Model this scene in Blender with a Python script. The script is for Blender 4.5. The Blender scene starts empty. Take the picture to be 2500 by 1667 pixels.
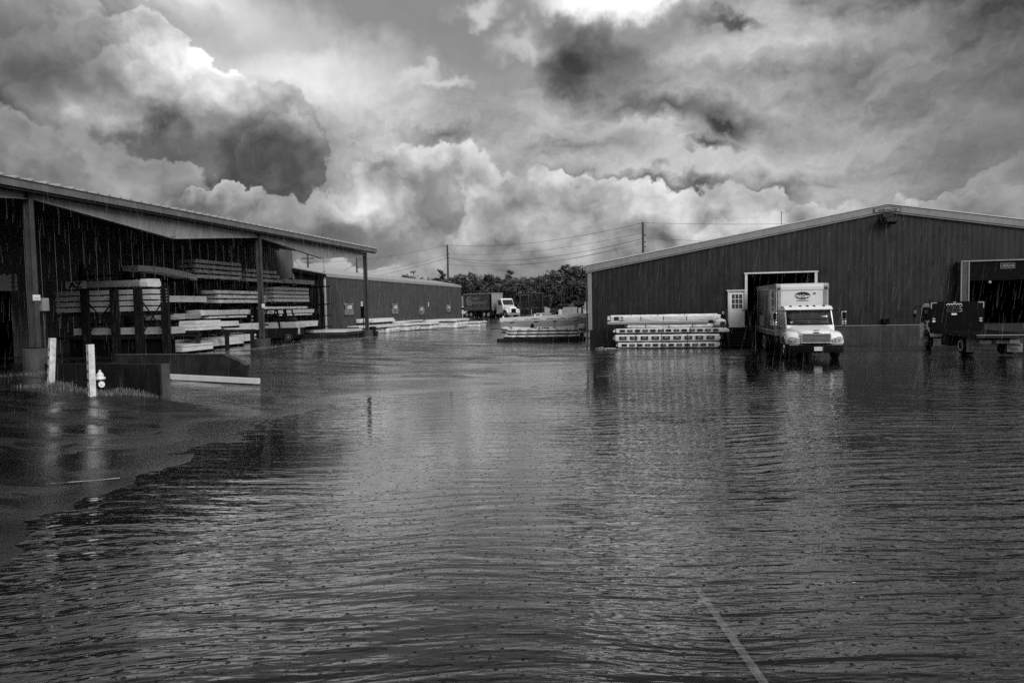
import bpy, math, random
import numpy as np
from mathutils import Vector, Matrix

# ------------------------------------------------------------------ camera
SC = bpy.context.scene
COL = SC.collection
YAW, PITCH, ROLL, FPX, CAMH = math.radians(11.5), math.atan(87.5/1667), 0.02, 1667.0, 2.7
_f0 = Vector((-math.sin(YAW), math.cos(YAW), 0)); _r0 = Vector((math.cos(YAW), math.sin(YAW), 0)); _z = Vector((0, 0, 1))
_f = _f0*math.cos(PITCH) - _z*math.sin(PITCH); _u0 = _z*math.cos(PITCH) + _f0*math.sin(PITCH)
_r = _r0*math.cos(ROLL) - _u0*math.sin(ROLL); _u = _u0*math.cos(ROLL) + _r0*math.sin(ROLL)
cam_d = bpy.data.cameras.new('camera'); cam = bpy.data.objects.new('camera', cam_d); COL.objects.link(cam)
cam.matrix_world = Matrix(((_r.x, _u.x, -_f.x, 0), (_r.y, _u.y, -_f.y, 0), (_r.z, _u.z, -_f.z, CAMH), (0, 0, 0, 1)))
cam_d.sensor_width = 36.0; cam_d.lens = FPX/2500*36; cam_d.clip_start = 0.05; cam_d.clip_end = 5000
SC.camera = cam
def sky_dir(px, py):
    """azimuth and elevation of the sky seen at a point of the photograph"""
    d = (_f + _r*((px*1.0629-1250)/FPX) - _u*((py*1.0631-833.5)/FPX)).normalized()
    return math.atan2(d.dot(_r0), d.dot(_f0)), math.asin(d.z)

# ------------------------------------------------------------------ sun
SUN_DIR = Vector((0.62, -0.55, 0.62)).normalized()          # towards the sun
sun_d = bpy.data.lights.new('sun', 'SUN'); sun = bpy.data.objects.new('sun', sun_d); COL.objects.link(sun)
sun_d.energy = 2.6; sun_d.angle = math.radians(38); sun_d.color = (1, 1, 1)
sun.rotation_euler = SUN_DIR.to_track_quat('Z', 'Y').to_euler()

# ------------------------------------------------------------------ view
SC.render.engine = 'CYCLES'
SC.view_settings.view_transform = 'Standard'; SC.view_settings.look = 'None'
SC.view_settings.exposure = 0.2; SC.view_settings.gamma = 1.0; SC.view_settings.use_curve_mapping = False
SC.cycles.use_denoising = False; SC.cycles.adaptive_threshold = 0.018
SC.cycles.max_bounces = 6; SC.cycles.transparent_max_bounces = 12; SC.cycles.diffuse_bounces = 2
SC.cycles.glossy_bounces = 3; SC.cycles.transmission_bounces = 4; SC.cycles.volume_bounces = 0
SC.cycles.caustics_reflective = False; SC.cycles.caustics_refractive = False
SC.cycles.sample_clamp_indirect = 4.0

# ------------------------------------------------------------------ node helper
class NT:
    """tiny expression builder over a node tree"""
    def __init__(s, tree): s.t = tree; s.n = tree.nodes; s.l = tree.links
    def new(s, kind, **k):
        n = s.n.new(kind)
        for a, b in k.items(): setattr(n, a, b)
        return n
    def put(s, sock, v):
        if isinstance(v, bpy.types.NodeSocket): s.l.new(v, sock)
        elif v is not None:
            if hasattr(sock, 'default_value'):
                try: sock.default_value = v
                except Exception: sock.default_value = (v, v, v) if sock.type == 'VECTOR' else (v, v, v, 1)
    def m(s, op, a, b=0.5, c=None, clamp=False):
        n = s.new('ShaderNodeMath', operation=op, use_clamp=clamp)
        s.put(n.inputs[0], a); s.put(n.inputs[1], b)
        if c is not None: s.put(n.inputs[2], c)
        return n.outputs[0]
    def v(s, op, a, b=None, out=0):
        n = s.new('ShaderNodeVectorMath', operation=op)
        s.put(n.inputs[0], a)
        if b is not None: s.put(n.inputs[3] if op == 'SCALE' else n.inputs[1], b)
        return n.outputs['Value'] if op in ('LENGTH', 'DOT_PRODUCT') else n.outputs[out]
    def add(s, a, b): return s.m('ADD', a, b)
    def mul(s, a, b): return s.m('MULTIPLY', a, b)
    def ramp(s, x, a, b, c=0.0, d=1.0, smooth=True):
        n = s.new('ShaderNodeMapRange', interpolation_type='SMOOTHSTEP' if smooth else 'LINEAR')
        for i, q in enumerate((x, a, b, c, d)): s.put(n.inputs[i], q)
        return n.outputs[0]
    def mix(s, f, a, b):
        n = s.new('ShaderNodeMix', data_type='FLOAT'); n.clamp_factor = True
        s.put(n.inputs[0], f); s.put(n.inputs[2], a); s.put(n.inputs[3], b); return n.outputs[0]
    def noise(s, vec, scale, detail=4, rough=0.55, dist=0.0, col=False, dim='3D'):
        n = s.new('ShaderNodeTexNoise', noise_dimensions=dim)
        s.put(n.inputs['Vector'], vec); s.put(n.inputs['Scale'], scale); s.put(n.inputs['Detail'], detail)
        s.put(n.inputs['Roughness'], rough); s.put(n.inputs['Distortion'], dist)
        return n.outputs[1] if col else n.outputs[0]
    def vor(s, vec, scale, feature='F1', rnd=1.0, out='Distance'):
        n = s.new('ShaderNodeTexVoronoi', feature=feature)
        s.put(n.inputs['Vector'], vec); s.put(n.inputs['Scale'], scale); s.put(n.inputs['Randomness'], rnd)
        return n.outputs[out]
    def xyz(s, x, y, z=0.0):
        n = s.new('ShaderNodeCombineXYZ'); s.put(n.inputs[0], x); s.put(n.inputs[1], y); s.put(n.inputs[2], z); return n.outputs[0]
    def sep(s, v):
        n = s.new('ShaderNodeSeparateXYZ'); s.put(n.inputs[0], v); return n.outputs
    def bump(s, h, strength=1.0, dist=1.0, normal=None):
        n = s.new('ShaderNodeBump'); s.put(n.inputs['Strength'], strength); s.put(n.inputs['Distance'], dist); s.put(n.inputs['Height'], h)
        if normal is not None: s.put(n.inputs['Normal'], normal)
        return n.outputs[0]

# ------------------------------------------------------------------ sky
W = bpy.data.worlds.new('World'); SC.world = W; W.use_nodes = True
W.cycles.sampling_method = 'MANUAL'; W.cycles.sample_map_resolution = 512
def build_sky():
    t = NT(W.node_tree); t.n.clear()
    d = t.new('ShaderNodeTexCoord').outputs['Generated']
    dz = t.sep(d)[2]
    az = t.m('ARCTAN2', t.v('DOT_PRODUCT', d, tuple(_r0)), t.v('DOT_PRODUCT', d, tuple(_f0)))
    el = t.m('ARCSINE', dz)
    q = t.xyz(az, el, 0.0)
    # turbulent displacement gives every edge a billowing outline
    w1 = t.v('SUBTRACT', t.noise(d, 5.0, 3, 0.5, col=True), (0.5, 0.5, 0.5))
    w2 = t.v('SUBTRACT', t.noise(d, 15.0, 4, 0.55, col=True), (0.5, 0.5, 0.5))
    w3 = t.v('SUBTRACT', t.noise(d, 50.0, 3, 0.55, col=True), (0.5, 0.5, 0.5))
    soft = t.v('ADD', q, t.v('ADD', t.v('SCALE', w1, 0.08), t.v('ADD', t.v('SCALE', w2, 0.065), t.v('SCALE', w3, 0.030))))
    crisp = t.v('ADD', q, t.v('ADD', t.v('SCALE', w1, 0.07), t.v('ADD', t.v('SCALE', w2, 0.085), t.v('SCALE', w3, 0.032))))
    # flattened coordinates: the layer clouds lie nearly level
    lay = t.v('MULTIPLY', t.v('ADD', q, t.v('SCALE', w1, 0.12)), (3.0, 7.0, 1.0))
    n_lay = t.noise(lay, 1.6, 5, 0.56)
    n_fine = t.noise(t.v('ADD', lay, t.v('SCALE', w2, 0.7)), 4.2, 6, 0.6)
    # relief of the heaped clouds, lit from above
    hp = t.v('MULTIPLY', t.v('ADD', q, t.v('SCALE', w2, 0.05)), (1.0, 1.2, 1.0))
    ra = t.noise(hp, 10.0, 5, 0.52)
    rb = t.noise(t.v('ADD', hp, (0.012, 0.030, 0)), 10.0, 5, 0.52)
    relief = t.m('SUBTRACT', ra, rb)

    def blob(vec, px, py, rx, ry, inner=0.0, al=1.0, hard=False):
        """weight of one elliptic patch of sky, soft from its rim in to the fraction `inner` of its radius"""
        cx, cy = sky_dir(px, py); k = 1.0/1568.0; ix, iy = 1/(rx*k), 1/(ry*k)
        n = t.new('ShaderNodeVectorMath', operation='MULTIPLY_ADD'); t.put(n.inputs[0], vec); n.inputs[1].default_value = (ix, iy, 0); n.inputs[2].default_value = (-cx*ix, -cy*iy, 0)
        v = n.outputs[0]; L = t.v('LENGTH', v)
        if inner <= 0.0 and not hard: return t.m('MULTIPLY_ADD', L, -al, al, clamp=True), v
        return t.ramp(L, 1.0, inner, 0.0, al), v
    fine = t.mul(t.m('SUBTRACT', n_fine, 0.5), 0.55)
    def patch(vec, a, val, al=1.0, inner=0.0, tex=None):
        nonlocal c
        f, _ = blob(vec, *a, inner, al)
        c = t.mix(f, c, val if tex is None else t.m('MULTIPLY_ADD', fine, tex, val))
    def heap(parts, top, bot, al=1.0, inner=0.90, rel=1.0, lo=-0.75, hi=1.1):
        """a heaped cloud: bright shoulders, shaded base, relief from the noise slope"""
        nonlocal c
        F = S = None
        for p in parts:
            f, v = blob(crisp, *p, inner, 1.0)
            sh = t.sep(v)[1]
            if F is None: F, S = f, sh
            else: S = t.mix(f, S, sh); F = t.m('MAXIMUM', F, f)
        val = t.m('MULTIPLY_ADD', relief, rel, t.ramp(S, lo, hi, bot, top))
        if al < 1: F = t.mul(F, al)
        c = t.mix(F, c, t.m('MAXIMUM', val, 0.03))
    # high layer
    c = t.m('MULTIPLY_ADD', fine, 0.55, t.ramp(n_lay, 0.34, 0.66, 0.17, 0.44))
    # smooth veil left of the middle, bright low down towards the lit gap
    patch(soft, (860, 90, 560, 330), 0.25, 1.0, 0.45)
    patch(soft, (700, 215, 330, 160), 0.85, 0.95)
    patch(soft, (900, 300, 430, 150), 0.44, 0.9, 0, 1.0)
    patch(soft, (470, 5, 270, 70), 0.72, 0.8)
    for a in ((1075, 30, 75, 34), (940, 165, 80, 22), (1010, 190, 110, 20), (1210, 100, 120, 50)): patch(crisp, a, 0.52, 0.85, 0.15)
    # burning gap at the top and scraps round it
    patch(soft, (1440, -30, 300, 115), .9, 1.0, 0.3)
    for a, vv, al in (((1270, 75, 110, 52), 0.19, .95), ((1510, 100, 200, 40), 0.27, .85), ((1610, 55, 120, 45), 0.24, .7)): patch(crisp, a, vv, al, 0.2)
    # right half: bright streaks and shaded undersides
    for a, vv, al in (((1800, 110, 330, 55), .52, .8), ((2150, 130, 120, 110), .55, .8), ((1750, 190, 420, 60), .22, .6),
                      ((2080, 240, 420, 80), .20, .7), ((2250, 330, 330, 130), .17, .8), ((1900, 330, 420, 60), .42, .8),
                      ((1500, 300, 330, 40), .50, .8), ((1500, 375, 420, 45), .52, .7),
                      ((2350, 10, 260, 190), .04, 1.1), ((2000, 440, 380, 40), .34, .6)): patch(soft, a, vv, al, 0, .6)
    patch(soft, (-20, -20, 260, 120), .13, .9)
    # dark low scraps
    for a, vv, al in (((1325, 158, 120, 75), .045, 1.2), ((1310, 205, 50, 50), .07, 1.0), ((1450, 175, 80, 55), .17, .9), ((1650, 285, 105, 40), .05, 1.2),
                      ((1540, 262, 160, 34), .10, 1.0), ((1030, 318, 110, 28), .13, 1.0)): patch(soft, a, vv, al)
    # clear dark gaps over the low bank
    for a in ((1500, 405, 110, 30), (1620, 410, 80, 34), (1780, 440, 90, 42), (1640, 335, 70, 18), (1690, 58, 70, 20)): patch(soft, a, 0.10, 1.25, 0.0)
    # low banks across the middle and right
    heap([(1480, 505, 240, 105), (1650, 505, 190, 85), (1330, 525, 200, 110), (1880, 545, 260, 80)], .49, .27)
    heap([(2330, 450, 90, 45), (2240, 490, 120, 35)], .40, .24, .8)
    heap([(1050, 480, 190, 130), (960, 425, 110, 90), (1200, 520, 180, 120)], .50, .23)
    heap([(780, 435, 95, 85), (860, 505, 140, 110), (700, 525, 160, 90)], .46, .18)
    for a, vv in (((1170, 460, 100, 60), .15), ((1000, 450, 60, 90), .22), ((880, 545, 200, 50), .17)): patch(soft, a, vv, .95)
    # great heaped cloud on the left
    heap([(60, 90, 150, 130), (180, 200, 170, 110)], .50, .15)
    heap([(360, 160, 105, 85), (430, 250, 150, 120), (290, 280, 200, 110)], .62, .20, rel=1.4)
    heap([(470, 275, 150, 110), (560, 310, 155, 110), (640, 355, 90, 90)], .62, .085, hi=1.0)
    for a, vv, al in (((590, 345, 260, 150), .055, 1.0), ((130, 170, 190, 95), .07, .95), ((10, 250, 110, 130), .06, .95), ((340, 335, 150, 60), .13, .9)): patch(soft, a, vv, al, 0, .16)
    heap([(120, 440, 260, 120), (300, 460, 190, 105), (-60, 390, 200, 120)], .30, .125, hi=1.3, rel=.5)
    patch(soft, (0, 30, 330, 170), .15, .75); patch(soft, (2370, 300, 230, 330), .15, .7)
    heap([(500, 450, 95, 40)], .48, .20, .9)
    patch(soft, (330, 530, 640, 100), .145, .95, .2)
    # low haze band over the skyline
    c = t.mix(t.ramp(el, 0.10, 0.02, 0.0, 0.6), c, 0.24)
    c = t.mul(t.m('POWER', t.mul(t.m('MAXIMUM', c, 0.025), 2.86), 1.22), 0.35)          # printed a little hard
    # thin blue shows in the clear patches only as a darker tone
    sky = t.new('ShaderNodeTexSky', sky_type='NISHITA', sun_disc=False)
    sky.sun_elevation = math.asin(SUN_DIR.z); sky.sun_rotation = math.atan2(SUN_DIR.x, SUN_DIR.y)
    bw = t.new('ShaderNodeRGBToBW'); t.l.new(sky.outputs[0], bw.inputs[0])
    out = t.mix(0.94, bw.outputs[0], t.mul(t.m('MULTIPLY_ADD', t.mul(relief, c), 0.3, c), 10.2))
    bg = t.new('ShaderNodeBackground'); t.l.new(out, bg.inputs[0]); bg.inputs[1].default_value = 0.1
    o = t.new('ShaderNodeOutputWorld'); t.l.new(bg.outputs[0], o.inputs[0])
build_sky()

# ------------------------------------------------------------------ materials (all tones grey: the place is seen in black and white)
MATS = {}
def mat(name, v, rough=0.5, metal=0.0, var=0.0, scale=3.0, bump=0.0, bscale=20.0, stretch=(1, 1, 1), streak=0.0, spec=0.5, coat=0.0, obj_space=True):
    if name in MATS: return MATS[name]
    m = bpy.data.materials.new(name); m.use_nodes = True; MATS[name] = m
    t = NT(m.node_tree); p = t.n['Principled BSDF']
    p.inputs['Roughness'].default_value = rough; p.inputs['Metallic'].default_value = metal
    p.inputs['Specular IOR Level'].default_value = spec; p.inputs['Coat Weight'].default_value = coat
    p.inputs['Base Color'].default_value = (v, v, v, 1)
    geo = t.new('ShaderNodeNewGeometry').outputs['Position']
    if var or streak:
        c = v
        if var:
            n = t.noise(t.v('MULTIPLY', geo, stretch), scale, 6, 0.6)
            c = t.mul(t.ramp(n, 0.28, 0.72, 1-var, 1+var), v)
        if name.startswith('siding'): c = t.mul(c, t.ramp(t.new('ShaderNodeObjectInfo').outputs['Random'], 0, 1, .93, 1.07, smooth=False))
        if streak:                                            # dirt run down by rain
            n2 = t.noise(t.v('MULTIPLY', geo, (3.0, 3.0, 0.22)), 2.2, 5, 0.65)
            c = t.mul(c, t.ramp(n2, 0.35, 0.75, 1.0, 1-streak))
        cc = t.new('ShaderNodeCombineColor')
        for i in range(3): t.put(cc.inputs[i], c)
        t.l.new(cc.outputs[0], p.inputs['Base Color'])
        rr = t.noise(geo, scale*2.3, 4, 0.6); t.l.new(t.ramp(rr, 0.3, 0.7, max(0.02, rough*0.75), min(1, rough*1.25)), p.inputs['Roughness'])
    if bump:
        n = t.noise(t.v('MULTIPLY', geo, stretch), bscale, 5, 0.6)
        t.l.new(t.bump(n, 0.6, bump), p.inputs['Normal'])
    return m
def M(n): return MATS[n]
mat('siding_dark', 0.017, 0.5, spec=0.3, var=0.38, scale=0.8, stretch=(2, 2, .5), streak=0.45)
mat('siding_mid', 0.052, 0.40, var=0.15, scale=0.8, stretch=(2, 2, .5), streak=0.20)
mat('siding_back', 0.085, 0.5, spec=0.25, var=0.2, scale=0.8, stretch=(2, 2, .5), streak=0.25)
mat('trim_light', 0.25, 0.35, var=0.10, scale=2, streak=0.15)
mat('trim_white', 0.62, 0.4, var=0.06, scale=3, streak=0.1)
mat('girder', 0.26, 0.45, var=0.22, scale=0.9, streak=0.35)
mat('roof_metal', 0.34, 0.30, var=0.12, scale=1.2, streak=0.1)
mat('eave', 0.13, 0.4, var=0.2, scale=1.5, streak=0.3)
mat('column', 0.06, 0.45, spec=0.3, var=0.2, scale=2, streak=0.2)
mat('concrete', 0.055, 0.6, spec=0.3, var=0.35, scale=1.1, bump=0.02, bscale=9, streak=0.45)
mat('concrete_dark', 0.022, 0.6, spec=0.25, var=0.4, scale=1.3, bump=0.02, bscale=9, streak=0.4)
mat('black', 0.006, 0.4, var=0.2, scale=4, spec=0.05)
mat('rubber', 0.008, 0.7, spec=0.2, var=0.25, scale=9, bump=0.004, bscale=60)
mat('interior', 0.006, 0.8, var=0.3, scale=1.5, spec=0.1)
mat('paint_white', 0.80, 0.22, var=0.03, scale=2, coat=0.6)
mat('box_white', 0.66, 0.33, var=0.05, scale=1.3, streak=0.06)
mat('alloy', 0.55, 0.22, metal=0.85, var=0.1, scale=6)
mat('chrome', 0.75, 0.12, metal=1.0)
mat('glass', 0.012, 0.06, spec=0.8, coat=0.5)
mat('lamp_lens', 0.55, 0.12, var=0.25, scale=14, coat=0.8)
mat('wood_light', 0.70, 0.55, var=0.22, scale=5, stretch=(1, .35, 3), bump=0.006, bscale=14)
mat('wood_mid', 0.30, 0.6, var=0.25, scale=5, stretch=(1, .35, 3), bump=0.006, bscale=14)
mat('wood_wrap', 0.72, 0.28, var=0.25, scale=3.2, bump=0.03, bscale=5.0)
mat('wrap_white', 0.64, 0.22, var=0.12, scale=2.6, bump=0.035, bscale=4.0)
mat('wood_dark', 0.016, 0.6, spec=0.2, var=0.35, scale=3, bump=0.01, bscale=12)
mat('pipe_white', 0.68, 0.3, var=0.10, scale=3)
mat('print_black', 0.012, 0.4, var=0.2, scale=10)
mat('print_white', 0.75, 0.4)
mat('print_grey', 0.35, 0.4)
mat('banner', 0.14, 0.35, var=0.2, scale=4, bump=0.02, bscale=6)
mat('steel_dark', 0.009, 0.5, var=0.3, scale=4, spec=0.2)
mat('forklift_paint', 0.36, 0.35, var=0.1, scale=4, streak=0.2)
mat('pole_wood', 0.05, 0.75, var=0.3, scale=3, stretch=(3, 3, .3), bump=0.02, bscale=12)
mat('wire', 0.015, 0.5)
mat('bark', 0.035, 0.85, var=0.3, scale=3, bump=0.02, bscale=9)
mat('post_white', 0.66, 0.5, var=0.22, scale=9, bump=0.004, bscale=25, streak=0.35)
mat('tarp', 0.30, 0.35, var=0.10, scale=1.2, bump=0.05, bscale=2.2)
mat('tarp_light', 0.62, 0.30, var=0.10, scale=2, bump=0.05, bscale=5)
mat('rack_boards', 0.45, 0.5, var=0.2, scale=4, stretch=(.35, 1, 3))
mat('rack_ply', 0.36, 0.5, var=0.12, scale=4)
mat('trailer_grey', 0.075, 0.4, var=0.15, scale=1.0, streak=0.2)
mat('roof_shingle', 0.11, 0.8, var=0.2, scale=3)

def leaf_mat(name, v):
    m = bpy.data.materials.new(name); m.use_nodes = True; MATS[name] = m
    t = NT(m.node_tree); p = t.n['Principled BSDF']
    oi = t.new('ShaderNodeObjectInfo').outputs['Random']; geo = t.new('ShaderNodeNewGeometry').outputs
    n = t.noise(geo['Position'], 0.55, 3)
    c = t.mul(t.mul(t.ramp(oi, 0, 1, 0.7, 1.35, smooth=False), t.ramp(n, .3, .7, .7, 1.35)), t.ramp(geo['Random Per Island'], 0, 1, 0.85*v, 1.15*v, smooth=False))
    cc = t.new('ShaderNodeCombineColor')
    for i in range(3): t.put(cc.inputs[i], c)
    t.l.new(cc.outputs[0], p.inputs['Base Color']); p.inputs['Roughness'].default_value = 0.55
leaf_mat('leaves', 0.07); leaf_mat('needles', 0.06); leaf_mat('grass', 0.10)

def asphalt_mat():
    m = bpy.data.materials.new('wet_asphalt'); m.use_nodes = True; MATS['wet_asphalt'] = m
    t = NT(m.node_tree); p = t.n['Principled BSDF']
    P = t.new('ShaderNodeNewGeometry').outputs['Position']
    big = t.noise(t.v('MULTIPLY', P, (0.16, 0.34, 1)), 1.0, 3, 0.6, 0.6)
    run = t.noise(t.v('MULTIPLY', t.v('ADD', P, t.xyz(0.0, t.mul(big, 5.0), 0.0)), (0.25, 1.3, 0)), 1.0, 5, 0.62)
    film = t.ramp(t.add(t.mul(big, 0.5), t.mul(run, 0.5)), 0.42, 0.54)        # 1 = standing film of water
    film = t.m('MAXIMUM', film, t.ramp(t.sep(P)[2], 0.085, 0.015))                                  # a sheet of water lies along the shore
    patch = t.noise(P, 0.6, 5, 0.65)
    c = t.ramp(patch, 0.3, 0.7, 0.006, 0.022)
    cc = t.new('ShaderNodeCombineColor')
    for i in range(3): t.put(cc.inputs[i], c)
    t.l.new(cc.outputs[0], p.inputs['Base Color'])
    t.l.new(t.mix(film, 0.30, 0.06), p.inputs['Roughness'])
    p.inputs['IOR'].default_value = 1.5; t.l.new(t.mix(film, 0.16, 0.5), p.inputs['Specular IOR Level'])
    t.l.new(t.mul(t.mix(film, 0.05, 1.0), t.ramp(t.sep(P)[2], -0.012, 0.0)), p.inputs['Coat Weight']); p.inputs['Coat Roughness'].default_value = 0.05; p.inputs['Coat IOR'].default_value = 1.65
    grit = t.noise(t.v('MULTIPLY', P, (1, 1.6, 1)), 14.0, 4, .75)
    h = t.mul(grit, t.mix(film, 0.028, 0.0035))
    nb = t.bump(h, 1.0, 1.0); t.l.new(nb, p.inputs['Normal']); t.l.new(nb, p.inputs['Coat Normal'])
def rain_rings(t, P, scale):
    """height field of the little craters and rings that raindrops make"""
    tot = dark = None
    for s, k, off in ((scale, 1.0, 0.0), (scale*2.3, 0.5, 13.7)):
        v = t.new('ShaderNodeTexVoronoi', feature='F1', voronoi_dimensions='2D'); t.put(v.inputs['Vector'], t.v('ADD', P, (off, off*.7, 0))); v.inputs['Scale'].default_value = s
        d = v.outputs['Distance']; rnd = t.sep(v.outputs['Color'])
        rel = t.m('DIVIDE', d, t.m('MULTIPLY_ADD', rnd[0], 0.32, 0.10))
        ring = t.mul(t.m('SINE', t.mul(rel, 11.0)), t.ramp(rel, 1.0, 0.35, 0.0, 0.00012*k))
        spot = t.mul(t.ramp(d, 0.13, 0.0, 0.0, -0.006*k), t.m('GREATER_THAN', rnd[1], 0.55))
        h = t.add(ring, spot); dk = t.mul(t.ramp(d, 0.16, 0.06), t.m('GREATER_THAN', rnd[1], 0.42))
        tot = h if tot is None else t.add(tot, h); dark = dk if dark is None else t.m('MAXIMUM', dark, dk)
    return tot, dark
asphalt_mat()

def water_mat():
    m = bpy.data.materials.new('flood_water'); m.use_nodes = True; MATS['flood_water'] = m
    t = NT(m.node_tree); t.n.clear()
    P = t.new('ShaderNodeNewGeometry').outputs['Position']
    # wind waves: crests run across the view, swinging with the gusts
    gust = t.noise(P, 0.13, 2, .5)
    rot = t.new('ShaderNodeVectorRotate', rotation_type='Z_AXIS'); t.put(rot.inputs['Vector'], P); rot.inputs['Angle'].default_value = -(YAW+.02)
    R = t.v('ADD', rot.outputs[0], t.xyz(0.0, t.mul(gust, 2.2), 0.0))
    w1 = t.noise(t.v('MULTIPLY', R, (0.75, 4.3, 0)), 1.0, 2, 0.45, 0.3)
    w2 = t.noise(t.v('MULTIPLY', R, (3.6, 12.0, 0)), 1.0, 1, 0.5)
    rx, ry, _rz = t.sep(rot.outputs[0])
    lee = t.ramp(t.m('ABSOLUTE', t.add(rx, t.m('MULTIPLY_ADD', ry, 0.10, 1.2))), 1.2, 6.0, 0.20, 1.0)     # the lane between the sheds lies in their lee
    lee = t.m('MAXIMUM', lee, t.ramp(ry, 13.0, 5.0, 0.0, 0.9))
    lee = t.mul(lee, t.ramp(ry, 30.0, 15.0, 0.20, 1.0))
    amp = t.mul(t.ramp(gust, 0.34, 0.64, 0.35, 1.2), lee)
    h = t.add(t.mul(t.mul(w1, amp), 0.062), t.mul(t.mul(t.m('ABSOLUTE', t.m('SUBTRACT', w2, 0.5)), amp), -0.015))
    h = t.add(h, t.mul(t.noise(t.v('MULTIPLY', P, (1, 1.5, 0)), 20.0, 2, .7), 0.00022))
    rings, pock = rain_rings(t, P, 5.6)
    h = t.add(h, rings)
    nrm = t.bump(h, 1.0, 1.0)
    inc = t.new('ShaderNodeNewGeometry').outputs['Incoming']
    cs = t.m('MAXIMUM', t.v('DOT_PRODUCT', nrm, inc), 0.0)
    fr = t.m('MULTIPLY_ADD', t.m('POWER', t.ramp(cs, 0.58, 0.02, 0.0, 1.0, smooth=False), 1.35), 0.96, 0.015)          # hand-set curve strengthens the sky reflection: mirror-like at a low angle
    fr = t.mul(fr, t.m('MULTIPLY_ADD', pock, -0.72, 1.0))                                          # steep little craters do not mirror the sky
    gl = t.new('ShaderNodeBsdfGlossy'); gl.inputs['Roughness'].default_value = 0.025; t.l.new(nrm, gl.inputs['Normal']); gl.inputs['Color'].default_value = (1, 1, 1, 1)
    tr = t.new('ShaderNodeBsdfTransparent'); tr.inputs['Color'].default_value = (.66, .66, .66, 1)
    df = t.new('ShaderNodeBsdfDiffuse'); df.inputs['Color'].default_value = (.014, .014, .014, 1)      # silt
    body = t.new('ShaderNodeMixShader'); body.inputs[0].default_value = 0.25; t.l.new(tr.outputs[0], body.inputs[1]); t.l.new(df.outputs[0], body.inputs[2])
    mx = t.new('ShaderNodeMixShader'); t.l.new(fr, mx.inputs[0]); t.l.new(body.outputs[0], mx.inputs[1]); t.l.new(gl.outputs[0], mx.inputs[2])
    o = t.new('ShaderNodeOutputMaterial'); t.l.new(mx.outputs[0], o.inputs['Surface'])
water_mat()

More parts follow.
